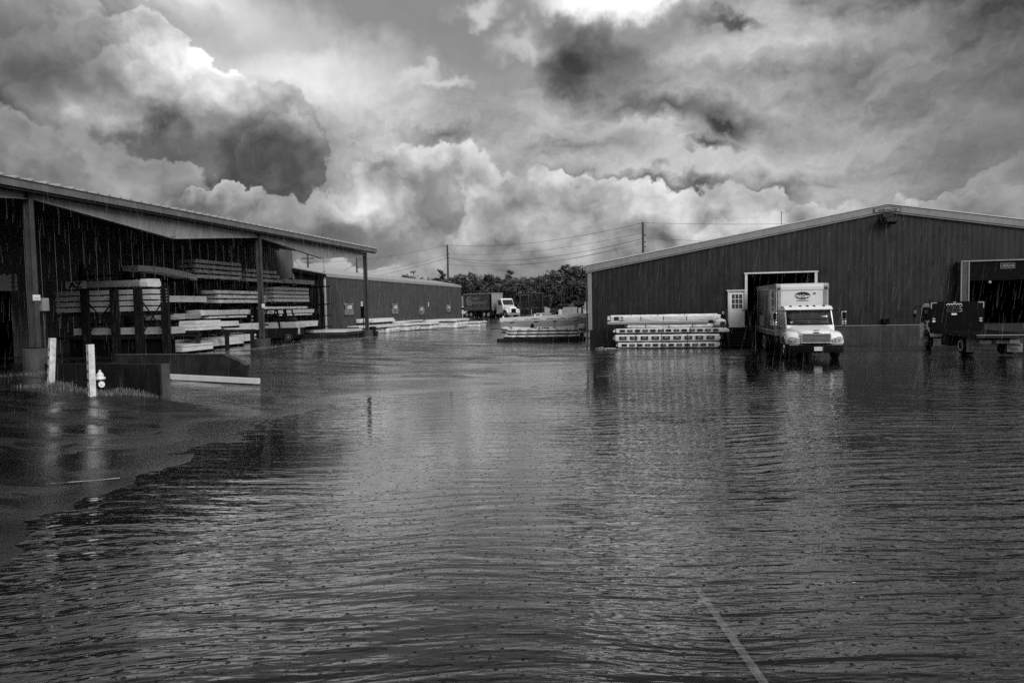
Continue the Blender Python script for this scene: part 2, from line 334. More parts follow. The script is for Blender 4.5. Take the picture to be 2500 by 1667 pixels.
# ------------------------------------------------------------------ mesh helpers
ORIG = {}
class MB:
    def __init__(s): s.v = []; s.f = []
    def _a(s, vs, fs):
        o = len(s.v); s.v += [tuple(p) for p in vs]; s.f += [tuple(i+o for i in f) for f in fs]; return s
    def box(s, x0, x1, y0, y1, z0, z1, jit=0):
        x0, x1 = sorted((x0, x1)); y0, y1 = sorted((y0, y1)); z0, z1 = sorted((z0, z1))
        return s._a([(x, y, z) for z in (z0, z1) for y in (y0, y1) for x in (x0, x1)],
                    [(0, 2, 3, 1), (4, 5, 7, 6), (0, 1, 5, 4), (2, 6, 7, 3), (0, 4, 6, 2), (1, 3, 7, 5)])
    def prism(s, poly, axis, a, b):
        """polygon extruded along x, y or z; the two polygon coordinates are the other axes in order"""
        def p(u, w, c): return {'x': (c, u, w), 'y': (u, c, w), 'z': (u, w, c)}[axis]
        n = len(poly); A = sum(poly[i][0]*poly[(i+1) % n][1]-poly[(i+1) % n][0]*poly[i][1] for i in range(n))
        if (A < 0) != (axis == 'y'): poly = poly[::-1]
        a, b = sorted((a, b))
        return s._a([p(u, w, a) for u, w in poly]+[p(u, w, b) for u, w in poly],
                    [tuple(range(n-1, -1, -1)), tuple(range(n, 2*n))]+[(i, (i+1) % n, n+(i+1) % n, n+i) for i in range(n)])
    def tube(s, p0, p1, r0, r1=None, n=8, cap=True):
        p0, p1 = Vector(p0), Vector(p1); r1 = r0 if r1 is None else r1
        d = (p1-p0).normalized(); e = d.orthogonal().normalized(); g = d.cross(e)
        vs = [p + (e*math.cos(2*math.pi*i/n)+g*math.sin(2*math.pi*i/n))*r for p, r in ((p0, r0), (p1, r1)) for i in range(n)]
        fs = [(i, (i+1) % n, n+(i+1) % n, n+i) for i in range(n)]
        if cap: fs += [tuple(range(n-1, -1, -1)), tuple(range(n, 2*n))]
        return s._a(vs, fs)
    def path(s, pts, r, n=6):
        for a, b in zip(pts[:-1], pts[1:]): s.tube(a, b, r, n=n)
        return s
    def lathe(s, prof, axis='z', c=(0, 0, 0), n=20):
        """prof = list of (radius, height along axis)"""
        vs = []; fs = []
        for r, h in prof:
            for i in range(n):
                a = 2*math.pi*i/n; x, y = r*math.cos(a), r*math.sin(a)
                p = {'z': (x, y, h), 'x': (h, x, y), 'y': (y, h, x)}[axis]; vs.append((p[0]+c[0], p[1]+c[1], p[2]+c[2]))
        for k in range(len(prof)-1):
            for i in range(n): fs.append((k*n+i, k*n+(i+1) % n, (k+1)*n+(i+1) % n, (k+1)*n+i))
        fs += [tuple(range(n-1, -1, -1)), tuple((len(prof)-1)*n+i for i in range(n))]
        return s._a(vs, fs)
    def loft(s, secs, cap=True):
        n = len(secs[0]); vs = [p for q in secs for p in q]; fs = []
        for k in range(len(secs)-1):
            for i in range(n): fs.append((k*n+i, k*n+(i+1) % n, (k+1)*n+(i+1) % n, (k+1)*n+i))
        if cap: fs += [tuple(range(n-1, -1, -1)), tuple((len(secs)-1)*n+i for i in range(n))]
        return s._a(vs, fs)
    def quad(s, *p): return s._a(p, [tuple(range(len(p)))])
    def beam(s, p0, p1, w, h):
        p0, p1 = Vector(p0), Vector(p1); d = (p1-p0).normalized()
        side = d.cross(Vector((0, 0, 1)))
        side = Vector((1, 0, 0)) if side.length < 1e-3 else side.normalized()
        up = side.cross(d)
        vs = [p+side*a*w/2+up*b*h/2 for p in (p0, p1) for a, b in ((-1, -1), (1, -1), (1, 1), (-1, 1))]
        return s._a(vs, [(3, 2, 1, 0), (4, 5, 6, 7), (0, 1, 5, 4), (1, 2, 6, 5), (2, 3, 7, 6), (3, 0, 4, 7)])
def link(o, parent=None):
    COL.objects.link(o)
    if parent is not None: o.parent = parent
    return o
def tag(o, label=None, cat=None, group=None, kind=None):
    for k, v in (('label', label), ('category', cat), ('group', group), ('kind', kind)):
        if v: o[k] = v
    return o
def thing(name, label, cat, loc=(0, 0, 0), rz=0.0, group=None, world=False):
    o = bpy.data.objects.new(name, None); o.empty_display_size = 0.3; link(o); o.location = loc; o.rotation_euler = (0, 0, rz)
    ORIG[o.name] = Vector(loc) if world else Vector((0, 0, 0))
    return tag(o, label, cat, group)
def obj(name, mb, m, parent=None, bevel=0.0, smooth=False, seg=2, label=None):
    me = bpy.data.meshes.new(name)
    off = ORIG[parent.name] if parent is not None else Vector((0, 0, 0))
    me.from_pydata([(p[0]-off.x, p[1]-off.y, p[2]-off.z) for p in mb.v], [], mb.f); me.validate(); me.update()
    if smooth:
        for p in me.polygons: p.use_smooth = True
    me.materials.append(M(m) if isinstance(m, str) else m)
    o = bpy.data.objects.new(name, me); link(o, parent); ORIG[o.name] = off
    if bevel:
        b = o.modifiers.new('bevel', 'BEVEL'); b.width = bevel; b.segments = seg; b.limit_method = 'ANGLE'; b.angle_limit = math.radians(35)
    if label: o['label'] = label
    return o
def copy_tree(o, parent=None):
    c = o.copy(); link(c); c.parent = parent; ORIG[c.name] = ORIG.get(o.name, Vector((0, 0, 0)))
    for ch in [q for q in o.children]: copy_tree(ch, c)
    return c
def text(s, name, size, loc, rot, m, parent, extrude=0.004, align='CENTER', shear=0.0, xs=1.0, bold=0.0, spacing=1.0):
    cu = bpy.data.curves.new(name, 'FONT'); cu.body = s; cu.size = size; cu.extrude = extrude; cu.align_x = align; cu.align_y = 'CENTER'; cu.shear = shear
    cu.offset = bold; cu.space_character = spacing; cu.resolution_u = 3
    tmp = bpy.data.objects.new('tmp', cu); COL.objects.link(tmp); dg = bpy.context.evaluated_depsgraph_get()
    me = bpy.data.meshes.new_from_object(tmp.evaluated_get(dg)); bpy.data.objects.remove(tmp); me.name = name
    me.materials.clear(); me.materials.append(M(m))
    me.transform(Matrix.Translation(Vector(loc)-ORIG[parent.name]) @ Matrix(rot).to_4x4() @ Matrix.Diagonal((xs, 1, 1, 1)))
    o = bpy.data.objects.new(name, me); link(o, parent); ORIG[o.name] = ORIG[parent.name]; return o
# orientations for lettering: reading direction, up, normal as columns
FACE_S = ((1, 0, 0), (0, 0, -1), (0, 1, 0))        # on a face that looks to -y
FACE_E = ((0, 0, 1), (1, 0, 0), (0, 1, 0))         # on a face that looks to +x
FACE_W = ((0, 0, -1), (-1, 0, 0), (0, 1, 0))       # on a face that looks to -x
def ellipse(cx, cz, rx, rz, n=28): return [(cx+rx*math.cos(2*math.pi*i/n), cz+rz*math.sin(2*math.pi*i/n)) for i in range(n)]

# ------------------------------------------------------------------ ground
_rs = np.random.RandomState(5); _G = _rs.rand(256, 256)
def vnoise(x, y):
    xi = np.floor(x).astype(int); yi = np.floor(y).astype(int); fx = x-xi; fy = y-yi
    fx = fx*fx*(3-2*fx); fy = fy*fy*(3-2*fy)
    g = lambda a, b: _G[a % 256, b % 256]
    return (g(xi, yi)*(1-fx)+g(xi+1, yi)*fx)*(1-fy)+(g(xi, yi+1)*(1-fx)+g(xi+1, yi+1)*fx)*fy
def fbm(x, y, o=4):
    s = 0; a = .5
    for i in range(o): s = s+a*vnoise(x*2**i+17*i, y*2**i+9*i); a *= .5
    return s-.47
SHORE = [(-8.4, -30), (-7.4, 4.5), (-6.9, 6.4), (-7.7, 8.4), (-8.5, 11.2), (-9.2, 14.4), (-9.2, 17.2), (-8.4, 19.6), (-6.8, 21.2), (-4.9, 22.2), (-3.4, 24.6),
         (-2.5, 28.2), (0.2, 30.2), (4.4, 32.5), (8.4, 33.2), (13.6, 32.4), (20, 33.0), (34, 33), (40, -30)]
def shore_sd(x, y):
    x = np.asarray(x, float); y = np.asarray(y, float); d = np.full(x.shape, 1e9); ins = np.zeros(x.shape, bool); n = len(SHORE)
    for i in range(n):
        ax, ay = SHORE[i]; bx, by = SHORE[(i+1) % n]; ex, ey = bx-ax, by-ay
        tt = np.clip(((x-ax)*ex+(y-ay)*ey)/(ex*ex+ey*ey), 0, 1)
        d = np.minimum(d, np.hypot(x-ax-tt*ex, y-ay-tt*ey))
        c = ((ay > y) != (by > y)); xx = ax+(y-ay)/(by-ay+1e-12)*ex
        ins ^= c & (x < xx)
    return np.where(ins, -d, d)
def sstep(a, b, x): t = np.clip((x-a)/(b-a), 0, 1); return t*t*(3-2*t)
def ground_z(x, y):
    x = np.asarray(x, float); y = np.asarray(y, float)
    sd = shore_sd(x, y)
    h = np.where(sd > 0, .27*(1-np.exp(-np.maximum(sd, 0)/20)), -.13*(1-np.exp(np.minimum(sd, 0)/5)))
    h = h + .24*sstep(-11.5, -22, x)*sstep(60, 36, y) * (1 + .25*sstep(40, 20, y)) + .12*sstep(-18, -26, x)*sstep(70, 50, y)
    h = h + .55*sstep(86, 108, y)*sstep(12, -6, x)
    h = h + .20*np.exp(-(((x+16.2)/2.6)**2+((y-16.6)/1.1)**2))                # earth hump round the hydrant
    h = h + .07*sstep(0, 4, sd)*sstep(-4, -8, x)*sstep(24, 19, y)
    amp = .030+.006*sstep(0, 6, sd)
    h = h + amp*2.2*fbm(x*.28, y*.42, 4)*np.where(sd > -4, 1, .5) + .030*fbm(x*1.1+31, y*1.5+7, 4)
    return h
def gz(x, y): return float(ground_z(np.array([x]), np.array([y]))[0])
def build_ground():
    xs = np.concatenate([[-1500, -900, -500, -300, -200, -140, -100, -80], np.arange(-64, -26, 1.0), np.arange(-26, 26, .26), np.arange(26, 60, 1.5), [62, 80, 100, 140, 200, 300, 500, 900, 1500]])
    ys = np.concatenate([[-300, -100, -40, -20, -8], np.arange(-4, 48, .26), np.arange(48, 130, 1.0), [132, 140, 150, 170, 200, 260, 340, 500, 800, 1300, 2200]])
    X, Y = np.meshgrid(xs, ys); Z = ground_z(X, Y)
    nx, ny = len(xs), len(ys); idx = np.arange(nx*ny).reshape(ny, nx)
    F = np.stack([idx[:-1, :-1], idx[:-1, 1:], idx[1:, 1:], idx[1:, :-1]], -1).reshape(-1, 4)
    me = bpy.data.meshes.new('ground'); me.from_pydata(np.stack([X, Y, Z], -1).reshape(-1, 3).tolist(), [], F.tolist())
    for p in me.polygons: p.use_smooth = True
    me.materials.append(M('wet_asphalt')); o = bpy.data.objects.new('ground', me); link(o); tag(o, kind='structure')
    mb = MB(); mb.quad((-60, -60, 0), (60, -60, 0), (60, 60, 0), (-60, 60, 0))
    o = obj('water', mb, 'flood_water'); tag(o, kind='structure')
build_ground()

# ------------------------------------------------------------------ corrugated siding
def rib_panel(mb, along, depth_dir, a0, a1, base, zb, zt, ribs, d):
    """one sheet of ribbed siding standing on a vertical plane; along = 'x' or 'y', zb / zt functions of the running coordinate"""
    prof = []
    w = (a1-a0)/ribs
    for i in range(ribs):
        s = a0+i*w
        prof += [(s+.004 if i == 0 else s, 0), (s+.28*w, 0), (s+.40*w, d), (s+.72*w, d), (s+.84*w, 0)]
    prof.append((a1-.004, 0))
    vs = []
    for a, h in prof:
        for z in (zb(a), zt(a)):
            c = base+depth_dir*h
            vs.append((a, c, z) if along == 'x' else (c, a, z))
    n = len(prof); flip = (along == 'x') == (depth_dir < 0)
    fs = [(2*i, 2*i+2, 2*i+3, 2*i+1) if flip else (2*i+1, 2*i+3, 2*i+2, 2*i) for i in range(n-1)]
    mb._a(vs, fs)
    return mb

# ------------------------------------------------------------------ gabled warehouse on the right
WX0, WXR, WX1, WY = -3.6, 13.0, 29.6, 42.0
EAVE, RIDGE = 5.05, 7.90
def roof_z(x): return EAVE+(RIDGE-EAVE)*(1-abs(x-WXR)/(WXR-WX0))
def warehouse():
    b = thing('warehouse', 'dark gabled metal warehouse with two dock openings and a white door', 'building', (WXR, 60, 0), world=True)
    base = 1.12
    openings = [(4.48, 5.46, 3.30), (5.47, 9.30, 4.30), (17.0, 20.9, 4.56)]
    edges = [WX0]
    while edges[-1] < WX1-.5: edges.append(edges[-1]+.93)
    edges[-1] = WX1
    edges = sorted(set(edges) | {4.48, 5.465, 9.30, 17.0, 20.9})
    for e0, e1 in zip(edges[:-1], edges[1:]):
        if e1-e0 < .02: continue
        mid = (e0+e1)/2; zb = base
        for o0, o1, ot in openings:
            if o0-.01 <= mid <= o1+.01: zb = ot
        mb = rib_panel(MB(), 'x', -1, e0, e1, WY, lambda a, z=zb: z, lambda a: roof_z(a)-.05, max(1, round((e1-e0)/.31)), .006)
        obj('siding_panel', mb, 'siding_dark', b)
    # side wall along the lane and far walls
    y = WY
    while y < 88:
        mb = rib_panel(MB(), 'y', -1, y, y+.93, WX0, lambda a: base, lambda a: EAVE-.05, 3, .006); obj('siding_panel', mb, 'siding_dark', b); y += .93
    obj('rear_wall', MB().box(WX0+.1, WX1-.1, 88.0, 88.2, 0, EAVE), 'siding_dark', b)
    obj('side_wall', MB().box(WX1-.05, WX1+.1, WY+.1, 88, 0, EAVE), 'siding_dark', b)
    # foundation: dark to the left of the dock, bare concrete right of it
    f = obj('foundation', MB().box(WX0-.06, 4.44, WY-.07, WY+.3, -.3, base), 'concrete_dark', b)
    obj('foundation', MB().box(9.34, 16.96, WY-.07, WY+.3, -.3, base+.06), 'concrete', b)
    obj('foundation', MB().box(20.94, WX1, WY-.07, WY+.3, -.3, base+.06), 'concrete', b)
    obj('foundation', MB().box(WX0-.06, WX0+.2, WY+.3, 88, -.3, base), 'concrete_dark', b)
    obj('dock_wall', MB().box(4.44, 9.34, WY-.055, WY+.2, -.3, 1.19), 'concrete_dark', b)
    obj('dock_wall', MB().box(16.96, 20.94, WY-.055, WY+.2, -.3, 1.19), 'concrete_dark', b)
    obj('sill_flashing', MB().box(9.34, 16.9, WY-.10, WY-.072, base+.03, base+.075), 'trim_light', b)
    # fascia along the rake, in two legs, with a thin bright drip edge
    for s, x0, x1 in ((-1, WX0-.25, WXR), (1, WXR, WX1+.25)):
        z0, z1 = roof_z(x0), roof_z(x1)
        obj('rake_trim', MB().prism([(x0, z0-.34), (x1, z1-.34), (x1, z1+.02), (x0, z0+.02)], 'y', WY-.16, WY-.05), 'trim_light', b)
        obj('drip_edge', MB().prism([(x0, z0+.022), (x1, z1+.022), (x1, z1+.07), (x0, z0+.07)], 'y', WY-.20, WY-.06), 'trim_white', b)
        obj('rake_trim', MB().prism([(x0, z0-.43), (x1, z1-.43), (x1, z1-.345), (x0, z0-.345)], 'y', WY-.12, WY-.045), 'trim_light', b)
        rf = obj('roof', MB().prism([(x0, z0+.0), (x1, z1+.0), (x1, z1+.06), (x0, z0+.06)], 'y', WY-.055, 88.3), 'roof_metal', b)
        n = int((x1-x0)/.6)
    obj('corner_trim', MB().box(WX0-.14, WX0+.10, WY-.06, WY+.12, base, EAVE-.40), 'trim_light', b)
    obj('gutter', MB().box(WX0-.42, WX0-.26, WY-.14, 88.2, EAVE-.32, EAVE-.06), 'trim_light', b, bevel=.03)
    obj('downspout', MB().box(WX0-.30, WX0-.20, WY+.3, WY+.4, .1, EAVE-.2), 'trim_light', b)
    # dark interior behind the openings
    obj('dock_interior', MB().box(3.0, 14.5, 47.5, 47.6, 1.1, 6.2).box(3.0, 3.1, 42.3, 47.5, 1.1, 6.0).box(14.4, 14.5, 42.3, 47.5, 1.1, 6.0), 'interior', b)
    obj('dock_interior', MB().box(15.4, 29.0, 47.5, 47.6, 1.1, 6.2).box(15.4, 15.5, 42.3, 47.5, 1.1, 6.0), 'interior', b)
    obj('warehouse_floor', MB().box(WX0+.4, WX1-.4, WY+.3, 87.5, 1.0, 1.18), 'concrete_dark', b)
    # left dock frame
    fr = obj('dock_frame', MB().box(5.42, 5.56, WY-.12, WY+.05, 2.2, 4.26), 'trim_white', b)
    obj('dock_frame', MB().box(9.24, 9.38, WY-.12, WY+.05, 1.2, 4.26), 'trim_white', b)
    obj('dock_frame', MB().box(5.38, 9.42, WY-.15, WY+.05, 4.262, 4.34), 'trim_white', b)
    # entrance door with nine panes
    fr = obj('door_frame', MB().box(4.46, 4.555, WY-.13, WY+.05, 1.2, 3.28).box(5.38, 5.415, WY-.13, WY+.05, 1.2, 3.28).box(4.40, 5.44, WY-.16, WY+.05, 3.282, 3.36), 'trim_white', b)
    d = obj('door', MB().box(4.565, 5.37, WY-.075, WY-.02, 1.24, 3.27), 'paint_white', b)
    for i in range(3):
        for k in range(3):
            x = 4.69+i*.205; z = 2.28+k*.285
            obj('pane', MB().box(x, x+.165, WY-.083, WY-.07, z, z+.245), 'glass', d)
    for i in range(2): obj('door_panel', MB().box(4.70+i*.32, 4.92+i*.32, WY-.088, WY-.07, 1.45, 2.05), 'paint_white', d, bevel=.012)
    obj('handle', MB().lathe([(.0, 0), (.035, .01), (.035, .04), (.0, .05)], 'y', (5.30, WY-.13, 2.17), 10), 'black', d)
    obj('threshold', MB().box(4.50, 5.42, WY-.2, WY-.072, 1.17, 1.23), 'alloy', b)
    # right dock: shelter with light edge strips
    sh = obj('dock_shelter', MB().box(16.62, 16.985, WY-.50, WY-.035, 1.2, 4.58), 'siding_mid', b)
    for x0, x1 in ((16.60, 16.66), (16.97, 17.03)): obj('edge_strip', MB().box(x0, x1, WY-.53, WY-.502, 1.2, 4.60), 'trim_light', sh)
    sh2 = obj('dock_shelter', MB().box(20.9, 21.3, WY-.50, WY-.035, 1.2, 4.58), 'siding_mid', b)
    obj('edge_strip', MB().box(16.60, 21.3, WY-.54, WY-.04, 4.582, 4.65), 'trim_light', sh)
    obj('head_curtain', MB().box(17.03, 20.9, WY-.45, WY-.35, 3.55, 4.578), 'black', sh)
    pl = obj('maker_plate', MB().box(18.55, 19.23, WY-.468, WY-.452, 4.17, 4.45), 'print_black', sh)
    for a in ((18.55, 19.23, 4.165, 4.178), (18.55, 19.23, 4.442, 4.455), (18.545, 18.558, 4.17, 4.45), (19.222, 19.235, 4.17, 4.45)): obj('plate_border', MB().box(a[0], a[1], WY-.474, WY-.469, a[2], a[3]), 'print_grey', b)
    text('Allura', 'plate_lettering', .19, (18.89, WY-.475, 4.315), FACE_S, 'print_grey', b, shear=.35, xs=1.25)
    obj('dock_light', MB().lathe([(.0, 0), (.07, .01), (.09, .10), (.03, .16), (0, .17)], 'y', (18.0, WY-.60, 3.45), 10), 'alloy', b)
    obj('wall_plate', MB().box(17.06, 17.3, WY-.52, WY-.50, 1.95, 2.3), 'print_grey', b)
    # maker's badge at the ridge
    bd = obj('ridge_badge', MB().prism([(WXR-.66, 7.50), (WXR+.66, 7.50), (WXR+.66, 7.68), (WXR, 7.785), (WXR-.66, 7.68)], 'y', WY-.20, WY-.165), 'trim_light', b)
    obj('badge_border', MB().prism([(WXR-.70, 7.49), (WXR-.70, 7.70), (WXR, 7.82), (WXR+.70, 7.70), (WXR+.70, 7.49), (WXR+.665, 7.49), (WXR+.665, 7.683), (WXR, 7.79), (WXR-.665, 7.683), (WXR-.665, 7.49)], 'y', WY-.203, WY-.164), 'print_black', bd)
    text('GRACE', 'badge_lettering', .20, (WXR, WY-.205, 7.58), FACE_S, 'print_black', bd, xs=1.5, bold=.004)
    # ridge floodlight
    lt = thing('floodlight', 'black floodlight under the warehouse ridge badge', 'floodlight', (WXR+.05, WY-.1, 7.15), world=True)
    obj('wall_box', MB().box(WXR-.25, WXR+.35, WY-.2, WY-.035, 7.20, 7.42), 'siding_dark', lt, bevel=.01)
    obj('housing', MB().prism([(WY-.55, 6.90), (WY-.50, 7.18), (WY-.12, 7.16), (WY-.12, 6.82), (WY-.3, 6.78)], 'x', WXR-.22, WXR+.38), 'black', lt, bevel=.02)
    obj('lens', MB().prism([(WY-.565, 6.92), (WY-.52, 7.14), (WY-.51, 7.14), (WY-.555, 6.92)], 'x', WXR-.12, WXR+.33), 'steel_dark', lt)
    obj('lamp_head', MB().lathe([(.0, -.16), (.14, -.14), (.13, .05), (.06, .14), (0, .15)], 'z', (WXR-.42, WY-.35, 7.0), 12), 'black', lt)
    obj('bracket', MB().tube((WXR-.42, WY-.35, 7.14), (WXR-.2, WY-.12, 7.25), .03), 'black', lt)
    # whip aerial on the roof
    a = thing('roof_aerial', 'thin whip aerial standing on the warehouse roof slope', 'aerial', (7.8, 44, roof_z(7.8)), world=True)
    obj('mast', MB().tube((7.8, 44, roof_z(7.8)-.1), (7.8, 44, roof_z(7.8)+1.05), .018), 'wire', a)
    obj('clamp', MB().box(7.74, 7.86, 43.95, 44.05, roof_z(7.8)+.05, roof_z(7.8)+.16), 'black', a)
    # steps with dark handrails at the door
    s = thing('door_steps', 'dark steps with plank handrails below the white door', 'steps', (4.95, 41, 0), world=True)
    g = gz(4.95, 40.5)
    for i in range(6):
        z = g+(1.15-g)*(i+1)/6.5
        obj('tread', MB().box(4.35, 5.55, 40.25+i*.27, 40.53+i*.27, z-.06, z), 'wood_dark', s)
    for x in (4.33, 5.57):
        obj('stringer', MB().prism([(40.2, g), (40.5, g), (41.9, 1.05), (41.9, 1.2), (41.5, 1.2)], 'x', x-.03, x+.03), 'wood_dark', s)
        obj('handrail', MB().beam((x, 40.2, g+.95), (x, 41.85, 2.2), .06, .16), 'wood_dark', s)
        obj('handrail', MB().beam((x, 40.2, g+.55), (x, 41.85, 1.75), .05, .12), 'wood_dark', s)
        for y, z in ((40.25, g+1.0), (41.8, 2.2)): obj('post', MB().box(x-.05, x+.05, y-.05, y+.05, g, z), 'wood_dark', s)
    mt = thing('wall_lamp', 'small pale round fitting on the dark wall left of the door', 'wall fitting', (4.22, WY-.05, 2.02), world=True)
    obj('cover', MB().lathe([(.10, 0), (.10, .05), (.05, .10), (0, .11)], 'y', (4.22, WY-.16, 2.02), 12), 'trim_white', mt)
    obj('back_plate', MB().box(4.1, 4.36, WY-.06, WY-.035, 1.92, 2.12), 'siding_mid', mt)
    bx = thing('outlet_box', 'small dark box on the warehouse wall above bare concrete', 'box', (13.0, WY, 1.35), world=True)
    obj('case', MB().box(12.85, 13.15, WY-.22, WY-.03, 1.28, 1.52), 'black', bx, bevel=.02)
    obj('cap', MB().box(12.82, 13.18, WY-.25, WY-.03, 1.521, 1.55), 'steel_dark', bx)
warehouse()

# ------------------------------------------------------------------ open canopy and its back wall on the left
CX = -23.0; COLY = [6.3, 21.9, 37.4, 53.0]; EZ = 7.66
def canopy():
    c = thing('lumber_canopy', 'open canopy with ribbed roof edge and tapered girders over the lumber racks', 'canopy', (-27, 30, 0), world=True)
    y0, y1 = -12.0, 54.3
    obj('eave_trim', MB().prism([(-22.55, EZ-.30), (-22.45, EZ-.30), (-22.45, EZ-.02), (-22.55, EZ-.02)], 'y', y0, y1), 'eave', c)
    obj('eave_trim', MB().prism([(-22.75, EZ-.38), (-22.56, EZ-.38), (-22.56, EZ-.28), (-22.75, EZ-.28)], 'y', y0, y1-.1), 'column', c)
    # roof deck and its standing ribs (each rib end shows along the eave)
    sl = .06
    obj('roof_deck', MB().prism([(-22.40, EZ-.015), (-22.40, EZ+.02), (-45, EZ+.02+22.6*sl), (-45, EZ-.015+22.6*sl)], 'y', y0, y1), 'roof_metal', c)
    rib = None; n = 0
    y = 10.0
    while y < y1:
        if rib is None:
            rib = obj('roof_rib', MB().prism([(y-.07, 0), (y+.07, 0), (y+.035, .085), (y-.035, .085)], 'x', 0, 22), 'roof_metal', c)
            me = rib.data
            for v in me.vertices: v.co = Vector((-22.38-22*((v.co.x+ORIG[c.name].x) / 22.0)-ORIG[c.name].x, v.co.y, v.co.z+EZ+.018+((v.co.x+ORIG[c.name].x))*sl))
            yb = y
        else:
            r = rib.copy(); link(r, c); r.location = (0, y-yb, 0); ORIG[r.name] = ORIG[c.name]
        y += .61
    # purlins under the deck
    for k in range(5): obj('purlin', MB().box(-24.6-k*1.7, -24.45-k*1.7, y0, y1-.3, EZ-.25+k*.1, EZ-.03+k*.1), 'column', c)
    for a, bb in zip(COLY[:-1], COLY[1:]):
        mid = (a+bb)/2
        top = EZ-.34
        g = obj('girder', MB().prism([(a+.16, 7.10), (mid-.1, 6.36), (mid+.3, 6.34), (bb-.16, 7.08), (bb-.16, top), (a+.16, top)], 'x', CX-.04, CX+.02), 'girder', c)
        fl = [((a+.16, 7.10), (mid-.1, 6.36)), ((mid-.1, 6.36), (mid+.3, 6.34)), ((mid+.3, 6.34), (bb-.16, 7.08))]
        for (p, q) in fl: obj('flange', MB().beam((CX-.01, p[0], p[1]-.012), (CX-.01, q[0], q[1]-.012), .24, .03), 'girder', g)
        obj('splice_plate', MB().box(CX+.021, CX+.05, mid-.05, mid+.35, 6.42, top-.03), 'girder', g)
    for i, y in enumerate(COLY):
        g = gz(CX, y); pt = (1.44, 1.44, 1.02, .92)[i]
        col = obj('column', MB().box(CX-.13, CX+.13, y-.015, y+.015, pt, EZ-.36).box(CX-.14, CX-.115, y-.10, y+.10, pt, EZ-.36).box(CX+.115, CX+.14, y-.10, y+.10, pt, EZ-.36), 'column', c)
        obj('base_plate', MB().box(CX-.25, CX+.25, y-.25, y+.25, pt, pt+.03), 'steel_dark', col)
        obj('pier', MB().lathe([(.47, g-.4), (.47, pt-.03), (.44, pt-.004)], 'z', (CX, y, 0), 20), 'concrete', c)
    # ribbed back wall, sheet by sheet
    y = -6.0
    while y < 57.2:
        e = min(y+.95, 57.4)
        if 15.0 < y < 28.9: zb = 4.75
        else: zb = .5
        mb = rib_panel(MB(), 'y', 1, y, e, -32.0, lambda a, z=zb: z, lambda a: 8.1, 3, .055); obj('siding_panel', mb, 'siding_back', c); y += .95
    obj('wall_corner_trim', MB().box(-32.1, -31.92, 57.4, 57.56, .5, 8.15), 'trim_light', c)
    obj('back_plinth', MB().box(-32.3, -31.9, -6, 57.4, 0, .5), 'concrete_dark', c)
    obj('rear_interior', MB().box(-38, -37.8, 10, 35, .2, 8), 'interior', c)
    # roll-up door half open at the left
    rd = obj('roll_up_door', MB().box(-32.12, -32.02, 15.0, 29.7, 3.95, 4.85), 'trim_white', c)
    for k in range(4): obj('door_slat', MB().box(-32.02, -31.985, 15.0, 29.7, 3.96+k*.22, 4.155+k*.22), 'trim_white', rd)
    # white notices on the columns
    for y, z, s in ((21.9, 3.42, .17), (37.4, 3.05, .19)):
        nt = thing('paper_notice', 'small white notice fixed to the canopy column nearest the white posts' if y < 30 else 'small white notice on the canopy column beside the forklift', 'notice', (CX+.17, y, z-.2), world=True)
        obj('sheet', MB().box(CX+.142, CX+.150, y-.16, y+.16, z-s, z+s*.3), 'print_white', nt)
        for k in range(2): obj('printed_line', MB().box(CX+.151, CX+.153, y-.11, y+.11, z-s*.55-k*.08, z-s*.55-k*.08+.03), 'print_grey', nt)
    sb = thing('switch_box', 'grey switch box beside the canopy column above the pier', 'box', (CX, 22.5, 2.9), world=True)
    obj('case', MB().box(CX-.2, CX+.1, 22.2, 22.5, 2.85, 3.35), 'girder', sb, bevel=.02)
    obj('conduit', MB().tube((CX-.05, 22.35, 1.0), (CX-.05, 22.35, 2.85), .03), 'column', sb)
    eb = thing('meter_box', 'black box fixed to the last canopy column before the shed', 'box', (CX, 53.0, 2), world=True)
    obj('case', MB().box(CX-.45, CX-.17, 52.8, 53.15, 1.95, 2.9), 'black', eb, bevel=.02)
    obj('conduit', MB().tube((CX-.3, 53, .6), (CX-.3, 53, 1.95), .03), 'black', eb)
canopy()

